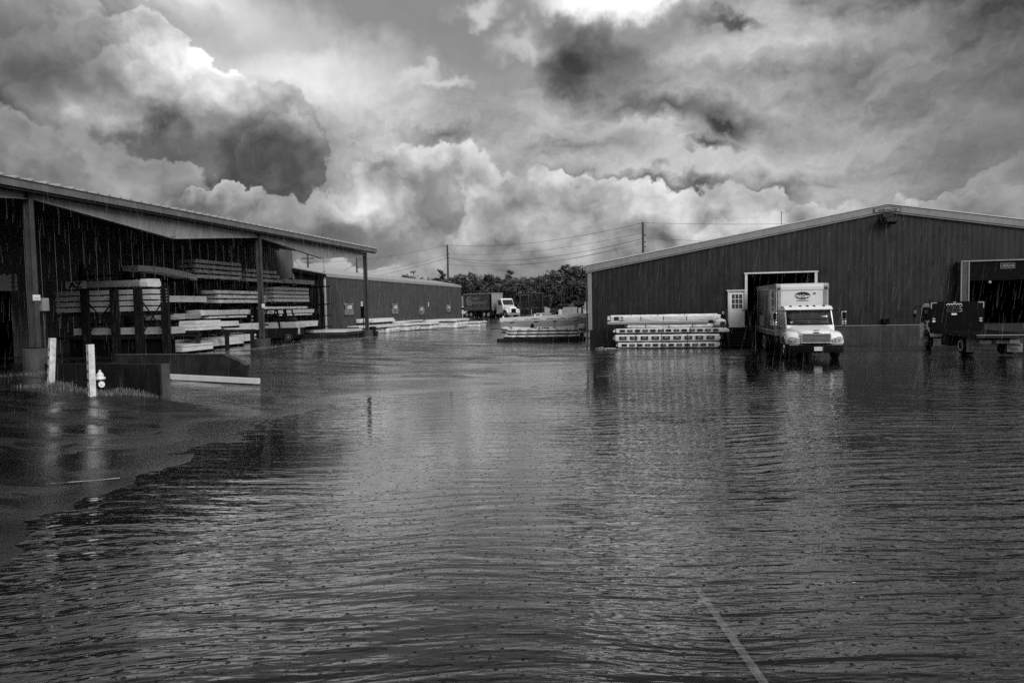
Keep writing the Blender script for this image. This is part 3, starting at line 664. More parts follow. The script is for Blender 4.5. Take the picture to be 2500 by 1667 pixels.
# ------------------------------------------------------------------ long low shed beyond the canopy
def shed():
    s = thing('long_shed', 'long low ribbed metal shed with pale roof behind the canopy', 'building', (-33, 80, 0), world=True)
    SX, y0, y1, ez, pb = -29.0, 57.6, 103.0, 5.72, .80
    y = y0
    while y < y1-.05:
        e = min(y+.92, y1)
        mb = rib_panel(MB(), 'y', 1, y, e, SX, lambda a: pb, lambda a: ez+.1, 2, .16); obj('siding_panel', mb, 'siding_mid', s); y += .92
    x = -37.0
    while x < SX-.05:
        e = min(x+.93, SX)
        mb = rib_panel(MB(), 'x', -1, x, e, y0, lambda a: pb, lambda a: ez+.0+.22*(SX-a), 3, .05); obj('siding_panel', mb, 'siding_dark', s); x += .93
    obj('rear_wall', MB().box(-37, SX-.02, y1-.1, y1, 0, ez), 'siding_dark', s)
    obj('plinth', MB().box(-37, SX+.06, y0-.07, y1+.03, -.2, pb), 'concrete_dark', s)
    obj('corner_trim', MB().box(SX-.02, SX+.10, y0-.10, y0+.10, pb, ez-.05), 'trim_white', s)
    obj('corner_trim', MB().box(SX-.02, SX+.10, y1-.08, y1+.10, pb, ez-.05), 'trim_white', s)
    rf = obj('roof', MB().prism([(SX+.22, ez+.16), (SX+.22, ez+.24), (-33.0, ez+1.10), (-37.2, ez+.3), (-37.2, ez+.2), (-33.0, ez+1.0)], 'y', y0-.3, y1+.3), 'roof_metal', s)
    obj('rake_trim', MB().prism([(SX+.24, ez-.10), (SX+.24, ez+.152), (-33.0, ez+.99), (-33.0, ez+.66)], 'y', y0-.36, y0-.06), 'steel_dark', s)
    obj('eave_trim', MB().box(SX+.09, SX+.20, y0-.05, y1+.2, ez-.08, ez+.155), 'roof_metal', s)
    # ribs of the sheet roof show as a toothed eave
    rib = obj('roof_rib', MB().box(SX+.03, SX+.245, y0, y0+.20, ez-.02, ez+.20), 'roof_metal', s)
    k = 1
    while y0+k*.46 < y1: r = rib.copy(); link(r, s); r.location = (0, k*.46, 0); k += 1
    # four faded banners, creased, with the maker's name
    spots = [(61.2, 63.25, 2.10, 3.32, 'crumpled banner on the shed nearest the canopy'), (73.45, 75.5, 2.0, 3.28, 'second banner along the shed wall'), (82.7, 84.6, 1.72, 2.95, 'torn low-hung third banner along the shed wall'), (94.6, 96.9, 1.85, 3.12, 'banner on the shed farthest from the canopy')]
    for i, (a, bb, z0, z1, lab) in enumerate(spots):
        t = thing('banner', lab+' with pale lettering', 'banner', (SX+.1, (a+bb)/2, z0), group='banners on the shed wall', world=True)
        n = 14; mb = MB(); rr = random.Random(i)
        for r in range(n+1):
            for q in range(n+1):
                u, w = q/n, r/n
                sag = -.13*(4*u*(1-u))*w**2.2
                d = .05*math.sin(9*(u-w*.8)+i)+.03*math.sin(17*u*w+2*i)
                z = z0+(z1-z0)*w+sag
                if i == 2 and u > .7 and w < .8: d += .12*(u-.7)/.3
                mb.v.append((SX+.175+d*.8+.04, a+(bb-a)*u, z))
        mb.f = [(r*(n+1)+q, r*(n+1)+q+1, (r+1)*(n+1)+q+1, (r+1)*(n+1)+q) for r in range(n) for q in range(n)]
        o = obj('cloth', mb, 'banner', t, smooth=True); so = o.modifiers.new('thick', 'SOLIDIFY'); so.thickness = .008
        text('AZEK', 'lettering', .42, (SX+.29, (a+bb)/2-.1, z0+(z1-z0)*.60), FACE_E, 'print_white', t, shear=.15, xs=1.05, bold=.012)
        for q in (0, 1): obj('grommet', MB().lathe([(.03, 0), (.03, .01)], 'x', (SX+.25, a+.05+(bb-a-.1)*q, z1-.05), 8), 'alloy', t)
    for y, z, lab in ((65.3, 3.15, 'white notice on the shed wall beside the canopy column'), (86.7, 3.08, 'white notice on the shed wall between the last two banners')):
        t = thing('paper_notice', lab, 'notice', (SX+.07, y, z), world=True)
        obj('sheet', MB().box(SX+.163, SX+.172, y-.17, y+.17, z-.27, z+.27), 'print_white', t)
        obj('printed_square', MB().box(SX+.1725, SX+.175, y-.09, y+.09, z-.1, z+.12), 'print_grey', t)
    fl = thing('floodlight', 'black floodlight at the far corner of the long shed', 'floodlight', (SX+.3, y1, 5.9), world=True)
    obj('arm', MB().tube((SX+.1, y1, 5.2), (SX+.45, y1, 6.0), .05), 'black', fl)
    obj('housing', MB().box(SX+.1, SX+.85, y1-.3, y1+.1, 6.0, 6.5), 'black', fl, bevel=.05)
    obj('lens', MB().box(SX+.18, SX+.77, y1-.34, y1-.302, 6.06, 6.44), 'steel_dark', fl)
    # whip aerial above the canopy end, far roofs and vents behind
    h = thing('neighbour_house', 'grey shingled gable roofs showing over the shed roof', 'building', (-75, 115, 0), world=True)
    obj('wall', MB().box(-86, -64, 112, 122, 0, 8.1), 'trim_light', h)
    def gable(x0, x1, y0, y1, z, rise):
        ym = (y0+y1)/2
        r = obj('roof', MB().prism([(y0-.4, z), (ym, z+rise), (y1+.4, z), (y1+.4, z+.25), (ym, z+rise+.25), (y0-.4, z+.25)], 'x', x0, x1), 'roof_shingle', h)
        obj('rake_board', MB().prism([(y0-.5, z-.1), (ym, z+rise-.1), (y1+.5, z-.1), (y1+.5, z+.3), (ym, z+rise+.3), (y0-.5, z+.3)], 'x', x1, x1+.25), 'trim_white', r)
    gable(-88, -66.5, 111, 123, 8.2, 2.1); gable(-76, -57.5, 106, 116, 7.0, 2.0)
    obj('vent_pipe', MB().tube((-62, 111, 8), (-62, 111, 10.3), .12), 'trim_light', h)
shed()

# ------------------------------------------------------------------ vehicles
def wheel(parent, x, y, r, w, side, rim='alloy', dual=False, z=None, deep=False):
    """tyre with a rim facing side (-1 = -x, +1 = +x); x is the outer face"""
    z = r if z is None else z
    s = side; a, b = (x-s*w, x) if s > 0 else (x, x+w)
    prof = [(r*.58, a), (r*.80, a), (r*.95, a+.02), (r, a+.06), (r, b-.06), (r*.95, b-.02), (r*.80, b), (r*.58, b)]
    o = obj('wheel', MB().lathe(prof, 'x', (0, y, z), 28), 'rubber', parent, smooth=False)
    if dual: obj('tyre', MB().lathe([(rr, h-s*(w+.06)) for rr, h in prof], 'x', (0, y, z), 24), 'rubber', o)
    d = .14 if deep else .02
    obj('rim', MB().lathe(sorted([(r*.60, x-s*.01), (r*.60, x+s*.012), (r*.52, x+s*.012), (r*.47, x-s*d), (r*.25, x-s*(d+.01)), (r*.20, x-s*(d-.06 if not deep else d-.02)), (.001, x-s*(d-.07 if not deep else d-.03))][::1], key=lambda q: 0), 'x', (0, y, z), 24), rim, o, smooth=False)
    for k in range(8):
        an = k*math.pi/4; yy, zz = y+r*.34*math.cos(an), z+r*.34*math.sin(an)
        obj('wheel_nut', MB().tube((x-s*d, yy, zz), (x-s*(d-.035), yy, zz), r*.045, n=6), 'chrome' if rim != 'print_white' else 'steel_dark', o)
    return o
def oval_logo(parent, plane, c, rx, rz, words='Mid-Cape', sub='HOME CENTERS', size=.3, dark='print_black', rim='print_white'):
    """dark oval badge with pale rim and lettering; plane is 'S' (faces -y) or 'W' (faces -x)"""
    x, y, z = c
    if plane == 'S':
        e = obj('logo_oval', MB().prism(ellipse(x, z, rx*1.06, rz*1.09), 'y', y-.006, y), rim, parent)
        obj('logo_field', MB().prism(ellipse(x, z, rx, rz), 'y', y-.011, y-.0065), dark, e)
        fc, up = FACE_S, lambda dz, off: (x, y-.013-off, z+dz)
        obj('logo_bar', MB().box(x-rx*.75, x+rx*.75, y-.008, y-.001, z-rz*1.42, z-rz*1.22), dark, e)
    else:
        e = obj('logo_oval', MB().prism(ellipse(y, z, rx*1.06, rz*1.09), 'x', x-.006, x), rim, parent)
        obj('logo_field', MB().prism(ellipse(y, z, rx, rz), 'x', x-.011, x-.0065), dark, e)
        fc, up = FACE_W, lambda dz, off: (x-.013-off, y, z+dz)
        obj('logo_bar', MB().box(x-.008, x-.001, y-rx*.75, y+rx*.75, z-rz*1.42, z-rz*1.22), dark, e)
    text(words, 'lettering', size, up(-.02, 0), fc, rim, e, bold=size*.03, extrude=.002)
    text(sub, 'lettering', size*.36, up(-rz*.52, 0), fc, rim, e, extrude=.002)
    return e

def box_truck():
    T = thing('box_truck', 'white box truck with oval logo backed up to the open dock', 'truck', (7.28, 32.75, gz(7.2, 34)-.02))
    g = 0.0
    # chassis
    obj('chassis', MB().box(-.42, -.30, .5, 8.7, .62, .9).box(.30, .42, .5, 8.7, .62, .9), 'steel_dark', T)
    obj('front_axle', MB().tube((-.95, .98, .5), (.95, .98, .5), .09), 'steel_dark', T)
    obj('rear_axle', MB().tube((-.8, 6.6, .5), (.8, 6.6, .5), .13).lathe([(.05, -.25), (.28, -.15), (.28, .15), (.05, .25)], 'x', (0, 6.6, .5), 14), 'steel_dark', T)
    for s in (-1, 1): obj('fuel_tank', MB().lathe([(.28, 2.6), (.30, 2.65), (.30, 3.9), (.28, 3.95)], 'y', (s*.88, 0, .68), 16), 'steel_dark', T)
    # bumper, deep and black, with bright upper edge
    bp = obj('bumper', MB().loft([[(x, y0+abs(x)**2*.09, .36), (x, y0-.02+abs(x)**2*.09, .55), (x, y0+abs(x)**2*.09, .76), (x, y0+.25, .76), (x, y0+.25, .36)] for x, y0 in ((-1.19, .02), (-.9, .0), (-.4, -.03), (0, -.04), (.4, -.03), (.9, .0), (1.19, .02))]), 'black', T, bevel=.02)
    for s in (-1, 1): obj('bumper_step', MB().box(s*1.12, s*.45, -.005+.05, .08, .74, .765), 'chrome', bp)
    pl = obj('number_plate', MB().box(-.09, .25, -.085, -.068, .47, .66), 'print_white', T)
    text('P67 302', 'lettering', .092, (.08, -.088, .565), FACE_S, 'print_grey', pl, extrude=.001, bold=.003)
    # hood
    secs = []
    for y, hw, zt, zs in ((.02, .66, 1.30, .84), (.06, .68, 1.40, .83), (.28, .74, 1.47, .83), (.75, .90, 1.58, .83), (1.2, 1.02, 1.69, .83), (1.34, 1.04, 1.72, .83)):
        secs.append([(-hw, y, zs), (-hw, y, zt-.26), (-hw*.97, y, zt-.14), (-hw*.80, y, zt-.045), (-hw*.4, y, zt-.01), (0, y, zt), (hw*.4, y, zt-.01), (hw*.80, y, zt-.045), (hw*.97, y, zt-.14), (hw, y, zt-.26), (hw, y, zs)])
    hd = obj('hood', MB().loft([s[::-1] for s in secs]), 'paint_white', T, smooth=True); hd.modifiers.new('es', 'EDGE_SPLIT').split_angle = math.radians(50)
    obj('hood_vent', MB().box(-.06, .17, .145, .20, 1.452, 1.475), 'black', hd)
    # fenders, arched over the front wheels
    for s in (-1, 1):
        arch = [(1.02+.64*math.cos(a), .50+.64*math.sin(a)) for a in [math.radians(q) for q in (25, 50, 75, 100, 125, 150)]]
        def sec(x, sh, dz): return [(x, .06+sh, .78), (x, .00+sh, .86), (x, .02+sh, 1.06+dz), (x, .16+sh, 1.26+dz), (x, .42+sh, 1.38+dz), (x, .85, 1.42+dz), (x, 1.25, 1.36+dz), (x, 1.58, 1.16+dz), (x, 1.66, .86)]+[(x, a, b) for a, b in arch]
        ss = [sec(s*.62, .02, .02), sec(s*.80, 0, .0), sec(s*1.02, .05, -.01), sec(s*1.16, .13, -.05), sec(s*1.22, .22, -.12)]
        f = obj('fender', MB().loft(ss if s > 0 else ss), 'paint_white', T, smooth=True); f.modifiers.new('es', 'EDGE_SPLIT').split_angle = math.radians(55)
        # headlight: leaf-shaped lens in a dark surround
        hl = [(s*q, z) for q, z in ((.72, .93), (.68, .99), (.76, 1.07), (.92, 1.12), (1.06, 1.12), (1.12, 1.05), (1.12, .96), (1.04, .92), (.86, .91))]
        def yy(q): return .0+max(0, abs(q)-.8)**2*.55
        k = MB().loft([[(q, yy(q)-.02, z) for q, z in hl], [(q, yy(q)+.10, z) for q, z in hl]]); o = obj('headlight', k, 'lamp_lens', T)
        hb = [((q-s*.9)*1.09+s*.9, (z-1.02)*1.14+1.02) for q, z in hl]
        obj('headlight_surround', MB().loft([[(q, yy(q)-.012, z) for q, z in hb], [(q, yy(q)+.09, z) for q, z in hb]]), 'steel_dark', o)
        for q in (.83, 1.0): obj('reflector', MB().lathe([(.055, 0), (.05, .012), (.02, .02)][::-1], 'y', (s*q, yy(q)-.045, 1.01), 12), 'chrome', o)
    # grille with bright bars
    gr = obj('grille', MB().box(-.58, .58, -.012, .05, .87, 1.27), 'black', T, bevel=.03)
    obj('grille_surround', MB().box(-.64, .64, -.03, .03, 1.255, 1.32).box(-.64, .64, -.03, .03, .83, .875).box(-.64, -.575, -.03, .03, .87, 1.26).box(.575, .64, -.03, .03, .87, 1.26), 'alloy', gr, bevel=.015)
    for k in range(6): obj('grille_bar', MB().box(-.575, .575, -.035, -.013, .895+k*.062, .922+k*.062), 'alloy', gr)
    obj('maker_badge', MB().prism(ellipse(.02, 1.352, .14, .026, 16), 'y', -.03, .03), 'steel_dark', T)
    # cab shell
    cabp = [(1.15, .66), (1.12, 1.60), (1.26, 1.72), (1.62, 2.44), (1.80, 2.56), (2.62, 2.60), (2.62, .66)]
    cab = obj('cab', MB().prism(cabp, 'x', -1.06, 1.06), 'paint_white', T, bevel=.07, seg=3)
    obj('roof_visor', MB().prism([(1.50, 2.43), (1.46, 2.50), (1.72, 2.64), (2.3, 2.70), (2.55, 2.64), (2.55, 2.56), (1.8, 2.54)], 'x', -1.07, 1.07), 'paint_white', cab, bevel=.04)
    for k in (-.75, -.32, 0, .30, .72): obj('marker_lamp', MB().prism([(1.66, 2.62), (1.78, 2.69), (1.86, 2.67), (1.86, 2.62)], 'x', k-.05, k+.05), 'steel_dark', cab)
    # windscreen: dark frame, glass, wipers
    def ws(u, v, off):   # u across, v up the slope
        return (u*(1.0-.03*v), 1.235+.355*v-.045*(1-abs(u)**2)-off, 1.715+.72*v)
    n = 10
    def pane(u0, v0, v1, o0, o1):
        m = MB(); lo = [ws(-u0+2*u0*i/n, v0, o0) for i in range(n+1)]; hi = [ws(-u0+2*u0*i/n, v1, o0) for i in range(n+1)]; lb = [ws(-u0+2*u0*i/n, v0, o1) for i in range(n+1)]; hb = [ws(-u0+2*u0*i/n, v1, o1) for i in range(n+1)]
        m.v = lo+hi+lb+hb; k = n+1
        for i in range(n): m.f += [(i, i+1, k+i+1, k+i), (k+i, k+i+1, 3*k+i+1, 3*k+i), (2*k+i, 2*k+i+1, i+1, i)]
        m.f += [(0, k, 3*k, 2*k), (n, 2*k+n, 3*k+n, k+n)]
        return m
    wsf = obj('windscreen_frame', pane(1.0, -.01, 1.0, .02, -.05), 'black', T)
    obj('windscreen', pane(.93, .07, .90, .028, .0), 'glass', wsf, smooth=True)
    obj('inspection_sticker', MB().quad(ws(-.86, .13, .03), ws(-.74, .13, .03), ws(-.74, .22, .03), ws(-.86, .22, .03)), 'print_grey', wsf)
    for a in (-.55, .25): obj('wiper', MB().path([ws(a+.5, .02, .05), ws(a+.2, .10, .05), ws(a-.2, .15, .05)], .012), 'black', wsf)
    for s in (-1, 1):
        obj('side_window', MB().prism([(1.40, 1.74), (1.70, 2.36), (2.35, 2.38), (2.35, 1.66), (1.62, 1.60)], 'x', s*1.062, s*1.07), 'glass', cab)
        dr = obj('door', MB().prism([(1.30, .95), (1.28, 1.58), (2.48, 1.60), (2.48, .95)], 'x', s*1.061, s*1.075), 'paint_white', cab, bevel=.01)
        obj('door_handle', MB().box(s*1.076, s*1.10, 2.2, 2.4, 1.45, 1.50), 'black', dr)
        obj('cab_step', MB().box(s*.85, s*1.10, 1.75, 2.55, .40, .62), 'steel_dark', T)
        # west coast mirror: dark bracket, tall glass and a round-cornered wide-angle below
        m = obj('mirror', MB().path([(s*1.04, 1.62, 2.40), (s*1.40, 1.40, 2.42), (s*1.53, 1.36, 2.36), (s*1.53, 1.36, 1.62), (s*1.42, 1.38, 1.56), (s*1.08, 1.40, 1.58)], .018), 'black', T)
        obj('mirror_head', MB().box(s*1.42, s*1.62, 1.36, 1.46, 1.92, 2.36), 'alloy', m, bevel=.03)
        obj('mirror_head', MB().box(s*1.42, s*1.62, 1.36, 1.46, 1.66, 1.88), 'alloy', m, bevel=.03)
        obj('mirror_glass', MB().box(s*1.45, s*1.60, 1.345, 1.358, 1.98, 2.32), 'black', m)
        wheel(T, s*1.17, .98, .52, .30, s, 'chrome')
        wheel(T, s*1.20, 6.6, .52, .28, s, 'print_white', dual=True, deep=True)
        obj('mud_flap', MB().box(s*1.18, s*.62, 7.25, 7.27, .25, .9), 'black', T)
    # van body
    X, y0, y1, z0, z1 = 1.22, 2.86, 9.1, 1.02, 3.53
    bd = obj('cargo_box', MB().box(-X+.03, X-.03, y0+.03, y1, z0, z1-.04), 'box_white', T)
    nose = MB().prism([(y0, z1-.31), (y0, z1-.16), (y0+.03, z1-.08), (y0+.10, z1-.02), (y0+.24, z1), (y0+.5, z1), (y0+.5, z1-.31)], 'x', -X+.24, X-.24)
    obj('roof_cap', nose, 'box_white', bd, smooth=False)
    for s in (-1, 1):
        obj('corner_casting', MB().prism([(y0-.01, z1-.32), (y0-.01, z1-.16), (y0+.03, z1-.07), (y0+.10, z1-.01), (y0+.24, z1+.008), (y0+.5, z1+.008), (y0+.5, z1-.32)], 'x', s*(X-.245), s*(X+.005)), 'trim_light', bd, bevel=.03)
        obj('corner_post', MB().prism([(s*(X-.24), y0+.005), (s*(X-.10), y0), (s*(X-.02), y0+.05), (s*X, y0+.12), (s*X, y0+.2), (s*(X-.24), y0+.2)], 'z', z0-.05, z1-.321), 'alloy' if s < 0 else 'trim_light', bd)
        obj('top_rail', MB().box(s*(X-.035), s*(X+.012), y0+.5, y1, z1-.20, z1-.0), 'trim_light', bd)
        rl = obj('bottom_rail', MB().box(s*(X-.035), s*(X+.012), y0+.2, y1, z0-.06, z0+.16), 'trim_light', bd)
        for k in range(12): obj('rail_hole', MB().box(s*(X+.0125), s*(X+.017), y0+.35+k*.5, y0+.42+k*.5, z0+.0, z0+.07), 'black', rl)
        obj('marker_lamp', MB().box(s*(X-.20), s*(X-.08), y0-.03, y0-.012, z1-.27, z1-.21), 'steel_dark', bd)
    oval_logo(bd, 'S', (.02, y0+.028, 2.93), .36, .185, size=.165)
    obj('roof_clearance_lamp', MB().box(.52, .62, y0-.0, y0+.028, 3.0, 3.06), 'steel_dark', bd)
    text('?2', 'lettering', .14, (.52, y0+.022, 2.36), FACE_S, 'print_black', bd)
    # mural on the left flank: dark field, pale panel with oval, diagonal stripe, two white labels
    mu = obj('mural_field', MB().prism([(4.05, z0+.22), (y1-.2, z0+.22), (y1-.2, z1-.25), (4.9, z1-.25), (4.9, 2.35), (3.25, 1.35), (3.25, z0+.22)], 'x', -X+.018, -X+.03), 'mural', bd)
    obj('mural_stripe', MB().prism([(4.9, z1-.25), (5.02, z1-.25), (5.02, 2.30), (3.25, 1.26), (3.25, 1.36), (4.9, 2.38)], 'x', -X+.010, -X+.0175), 'print_white', bd)
    for y in (3.55, 4.1): obj('mural_label', MB().box(-X+.008, -X+.017, y, y+.4, 1.45, 1.72), 'print_white', bd)
    oval_logo(bd, 'W', (-X+.028, 3.85, 2.82), .40, .42, size=.22)
    obj('mural_label', MB().box(-X+.008, -X+.017, 6.6, 8.0, 1.3, 1.9), 'print_grey', bd)
    for ch in T.children:                                     # the cab sits lower than the drawn profile
        if ch.name.split('.')[0] not in ('cargo_box', 'wheel', 'mud_flap', 'front_axle', 'rear_axle', 'fuel_tank', 'chassis'): ch.scale.z = 0.915
    return T
m = mat('mural', 0.06, 0.4, var=0.75, scale=1.6, stretch=(1, 1, .7))
box_truck()

def flatbed():
    g = gz(15, 37)
    T = thing('flatbed_truck', 'white-cabbed flatbed truck with black headboard nosed up to the right dock', 'truck', (15.03, 33.0, g))
    # local: y grows towards the front (the wall)
    obj('chassis', MB().box(-.40, -.28, .3, 6.6, .55, .78).box(.28, .40, .3, 6.6, .55, .78), 'steel_dark', T)
    bed = obj('deck', MB().box(-1.19, 1.19, 0, 4.9, .86, .97), 'steel_dark', T)
    for k in range(8): obj('deck_plank', MB().box(-1.17+k*.293, -1.17+k*.293+.275, .06, 4.85, .971, 1.0), 'black', bed)
    obj('rear_edge', MB().box(-1.2, 1.2, -.04, -.002, .84, .985), 'steel_dark', bed)
    obj('rear_edge_strip', MB().box(-1.19, 1.19, -.052, -.041, .955, .985), 'alloy', bed)
    for s in (-1, 1): obj('side_rail', MB().box(s*1.192, s*1.24, 0, 4.9, .84, .985), 'steel_dark', bed)
    for k in range(5): obj('marker_lamp', MB().box(-1.262, -1.241, .45+k*.98, .53+k*.98, .875, .915), 'trim_light', bed)
    # headboard with slatted window, reflective corner strips, lamps
    hb = obj('headboard', MB().box(-1.22, 1.22, 4.92, 5.0, .97, 2.42), 'black', T)
    obj('stake', MB().box(-1.26, -1.18, 4.93, 5.0, 2.3, 2.60), 'steel_dark', hb)
    Y = 4.905
    w0, w1, v0, v1 = -.50, .22, 1.86, 2.34
    obj('window', MB().box(w0, w1, Y, 4.919, v0, v1), 'interior', hb)
    rr = random.Random(4)
    for row in range(4):
        for k in range(6):
            cx = w0+.06+k*.12; cz = v0+.06+row*.12; sg = 1 if (k >= 3) == (row % 2 == 0) else -1
            m = 'print_white' if row == 3 else ('print_grey' if k == 5 else 'column')
            obj('window_slat', MB().prism([(cx-.06, cz-.03*sg-.014), (cx+.06, cz+.03*sg-.014), (cx+.06, cz+.03*sg+.024), (cx-.06, cz-.03*sg+.024)], 'y', Y-.012, Y-.002), m, hb)
    obj('window_tag', MB().box(-.26, -.02, Y-.012, Y+.01, 1.74, 1.83), 'print_white', hb)
    obj('window_tag', MB().box(-.19, -.06, Y-.012, Y+.01, 2.36, 2.40), 'print_grey', hb)
    for s in (-1, 1):
        obj('reflective_strip', MB().box(s*1.20, s*.93, Y-.006, Y+.01, 2.34, 2.385), 'print_grey', hb)
        obj('reflective_strip', MB().box(s*1.20, s*1.155, Y-.007, Y+.01, 2.08, 2.338), 'print_grey', hb)
        for z, m in ((1.56, 'print_grey'), (1.44, 'print_white' if s < 0 else 'print_grey')): obj('round_lamp', MB().prism(ellipse(s*1.06, z, .075, .045, 14), 'y', Y-.02, Y+.01), m, hb)
    # cab-over cab
    cp = [(5.12, .62), (5.12, 2.20), (5.25, 2.30), (6.35, 2.32), (6.62, 2.22), (6.80, 1.55), (6.86, 1.40), (6.88, .50), (6.62, .46), (6.50, .72), (6.24, .96), (5.86, .98), (5.56, .80), (5.48, .62)]
    cab = obj('cab', MB().prism(cp, 'x', -1.02, 1.02), 'paint_white', T, bevel=.06, seg=3)
    for s in (-1, 1):
        dr = obj('door', MB().prism([(5.42, 1.02), (5.42, 2.18), (6.40, 2.18), (6.70, 1.5), (6.74, 1.05), (6.3, 1.02)], 'x', s*1.015, s*1.035), 'paint_white', cab)
        obj('side_window', MB().prism([(5.46, 1.52), (5.46, 2.14), (6.38, 2.14), (6.64, 1.46), (6.60, 1.30), (6.1, 1.38)], 'x', s*1.036, s*1.042), 'glass', dr)
        obj('door_handle', MB().box(s*1.036, s*1.06, 5.5, 5.62, 1.12, 1.36), 'black', dr)
        m = obj('mirror', MB().path([(s*1.0, 6.5, 2.15), (s*1.22, 6.72, 2.18), (s*1.30, 6.75, 2.05), (s*1.30, 6.75, 1.55)], .016), 'black', T)
        obj('mirror_head', MB().box(s*1.20, s*1.38, 6.70, 6.78, 1.62, 2.0), 'steel_dark', m, bevel=.02)
        obj('mirror_glass', MB().box(s*1.22, s*1.36, 6.685, 6.699, 1.80, 1.97), 'print_grey', m)
        wheel(T, s*1.0, 6.05, .40, .24, s, 'print_grey')
        wheel(T, s*1.06, 1.85, .40, .22, s, 'print_white', dual=True, deep=True)
        mf = obj('mud_flap', MB().box(s*1.12, s*.50, 1.08, 1.10, .16, .80), 'rubber_grey', T)
        oval_logo(mf, 'S', (s*.81, 1.075, .40), .25, .13, size=.12, rim='print_grey')
    oval_logo(cab, 'W', (-1.052, 6.02, 1.24), .17, .20, size=.09)
    obj('windscreen', MB().prism([(6.66, 2.16), (6.70, 2.16), (6.88, 1.5), (6.83, 1.5)], 'x', -.92, .92), 'glass', cab)
    obj('tool_box', MB().box(-1.10, -.55, 3.1, 3.9, .32, .80), 'steel_dark', T, bevel=.02)
    obj('cross_member', MB().box(-.9, .9, .35, .45, .58, .72), 'trim_light', T)
    obj('number_plate', MB().box(.1, .5, -.02, -.01, .60, .75), 'eave', T)
    obj('tail_lamp', MB().box(.62, 1.0, .30, .34, .62, .74), 'eave', T)
mat('rubber_grey', 0.17, 0.5, var=.15, scale=5)
flatbed()

def forklift():
    g = gz(-25.5, 43.6)
    T = thing('forklift', 'two-tone forklift parked under the canopy facing the racks', 'forklift', (-25.5, 43.6, g))
    # local x: front of the truck is towards -x
    obj('chassis', MB().prism([(-1.45, .25), (-1.45, .75), (-1.2, .95), (1.25, .95), (1.62, .85), (1.66, .45), (1.45, .25)], 'y', -.55, .55), 'steel_dark', T, bevel=.04)
    cw = obj('counterweight', MB().prism([(.55, .95), (.55, 1.38), (1.55, 1.36), (1.70, 1.28), (1.74, .95)], 'y', -.60, .60), 'forklift_paint', T, bevel=.06, seg=3)
    obj('engine_cover', MB().prism([(-1.05, .95), (-1.0, 1.36), (.54, 1.38), (.54, .95)], 'y', -.55, .55), 'forklift_paint', T, bevel=.03)
    obj('side_decal', MB().box(-.9, -.45, -.562, -.552, 1.16, 1.28), 'print_black', T)
    obj('rear_lamp', MB().box(1.745, 1.78, -.5, -.35, .60, .95), 'print_white', T)
    obj('grab_bar', MB().path([(1.72, -.5, .55), (1.85, -.5, .55), (1.85, -.5, .95), (1.72, -.5, .95)], .025), 'print_grey', T)
    for s in (-1, 1):
        y = s*.55
        obj('guard_post', MB().beam((-.82, y, 1.30), (-.55, y, 2.22), .08, .08), 'black', T)
        obj('guard_post', MB().beam((.42, y, .95), (.22, y, 2.24), .10, .10), 'black', T)
        obj('guard_post', MB().beam((.95, y, 1.38), (.72, y, 2.22), .08, .08), 'black', T)
        obj('guard_rail', MB().beam((-.62, y, 2.24), (.80, y, 2.24), .08, .08), 'black', T)
        for x, r in ((-1.0, .40), (1.05, .34)):
            w = obj('wheel', MB().lathe([(r*.55, s*.40), (r*.95, s*.40), (r, s*.44), (r, s*.62), (r*.95, s*.66), (r*.55, s*.66)], 'y', (x, 0, r), 24), 'rubber', T)
            obj('rim', MB().lathe([(r*.58, s*.655), (r*.50, s*.665), (r*.44, s*.60), (r*.2, s*.60), (r*.14, s*.67), (.001, s*.68)], 'y', (x, 0, r), 20), 'forklift_paint' if x > 0 else 'steel_dark', w)
    for k in range(5): obj('guard_bar', MB().box(-.45+k*.25, -.40+k*.25, -.55, .55, 2.22, 2.27), 'black', T)
    st = obj('seat', MB().box(-.05, .42, -.26, .26, 1.38, 1.50).prism([(.30, 1.50), (.44, 1.50), (.56, 1.98), (.45, 2.0)], 'y', -.26, .26), 'black', T, bevel=.04)
    obj('steering_wheel', MB().lathe([(.17, 0), (.19, .015), (.17, .03), (.15, .015), (.17, 0)], 'z', (-.42, 0, 1.68), 16).tube((-.42, 0, 1.68), (-.62, 0, 1.2), .03), 'black', T)
    ms = obj('mast', MB().box(-1.62, -1.48, -.42, -.30, .12, 2.55).box(-1.62, -1.48, .30, .42, .12, 2.55).box(-1.60, -1.50, -.42, .42, 2.45, 2.55).box(-1.60, -1.50, -.42, .42, 1.3, 1.4), 'black', T)
    obj('lift_cylinder', MB().tube((-1.5, -.2, .3), (-1.5, -.2, 2.2), .05).tube((-1.5, .2, .3), (-1.5, .2, 2.2), .05), 'steel_dark', ms)
    obj('fork_carriage', MB().box(-1.72, -1.63, -.55, .55, .25, .37).box(-1.72, -1.63, -.55, .55, .62, .74).box(-1.70, -1.64, -.5, -.46, .2, 1.5).box(-1.70, -1.64, .46, .5, .2, 1.5).box(-1.70, -1.64, -.5, .5, 1.45, 1.5), 'black', ms)
    for s in (-1, 1): obj('fork', MB().prism([(-1.73, .9), (-1.73, .20), (-2.9, .16), (-2.9, .19), (-1.77, .25), (-1.77, .9)], 'y', s*.35-.07, s*.35+.07), 'black', ms)
    for z in (1.55, 1.8): obj('work_lamp', MB().lathe([(.0, 0), (.07, .01), (.07, .07), (.02, .1)], 'x', (-1.75, -.5, z), 10), 'print_grey', T)
    obj('gas_bottle', MB().lathe([(.02, .6), (.16, .64), (.17, .7), (.17, 1.25), (.12, 1.35), (.02, 1.38)], 'x', (0, 0, 1.56), 14), 'steel_dark', T, smooth=True)
forklift()

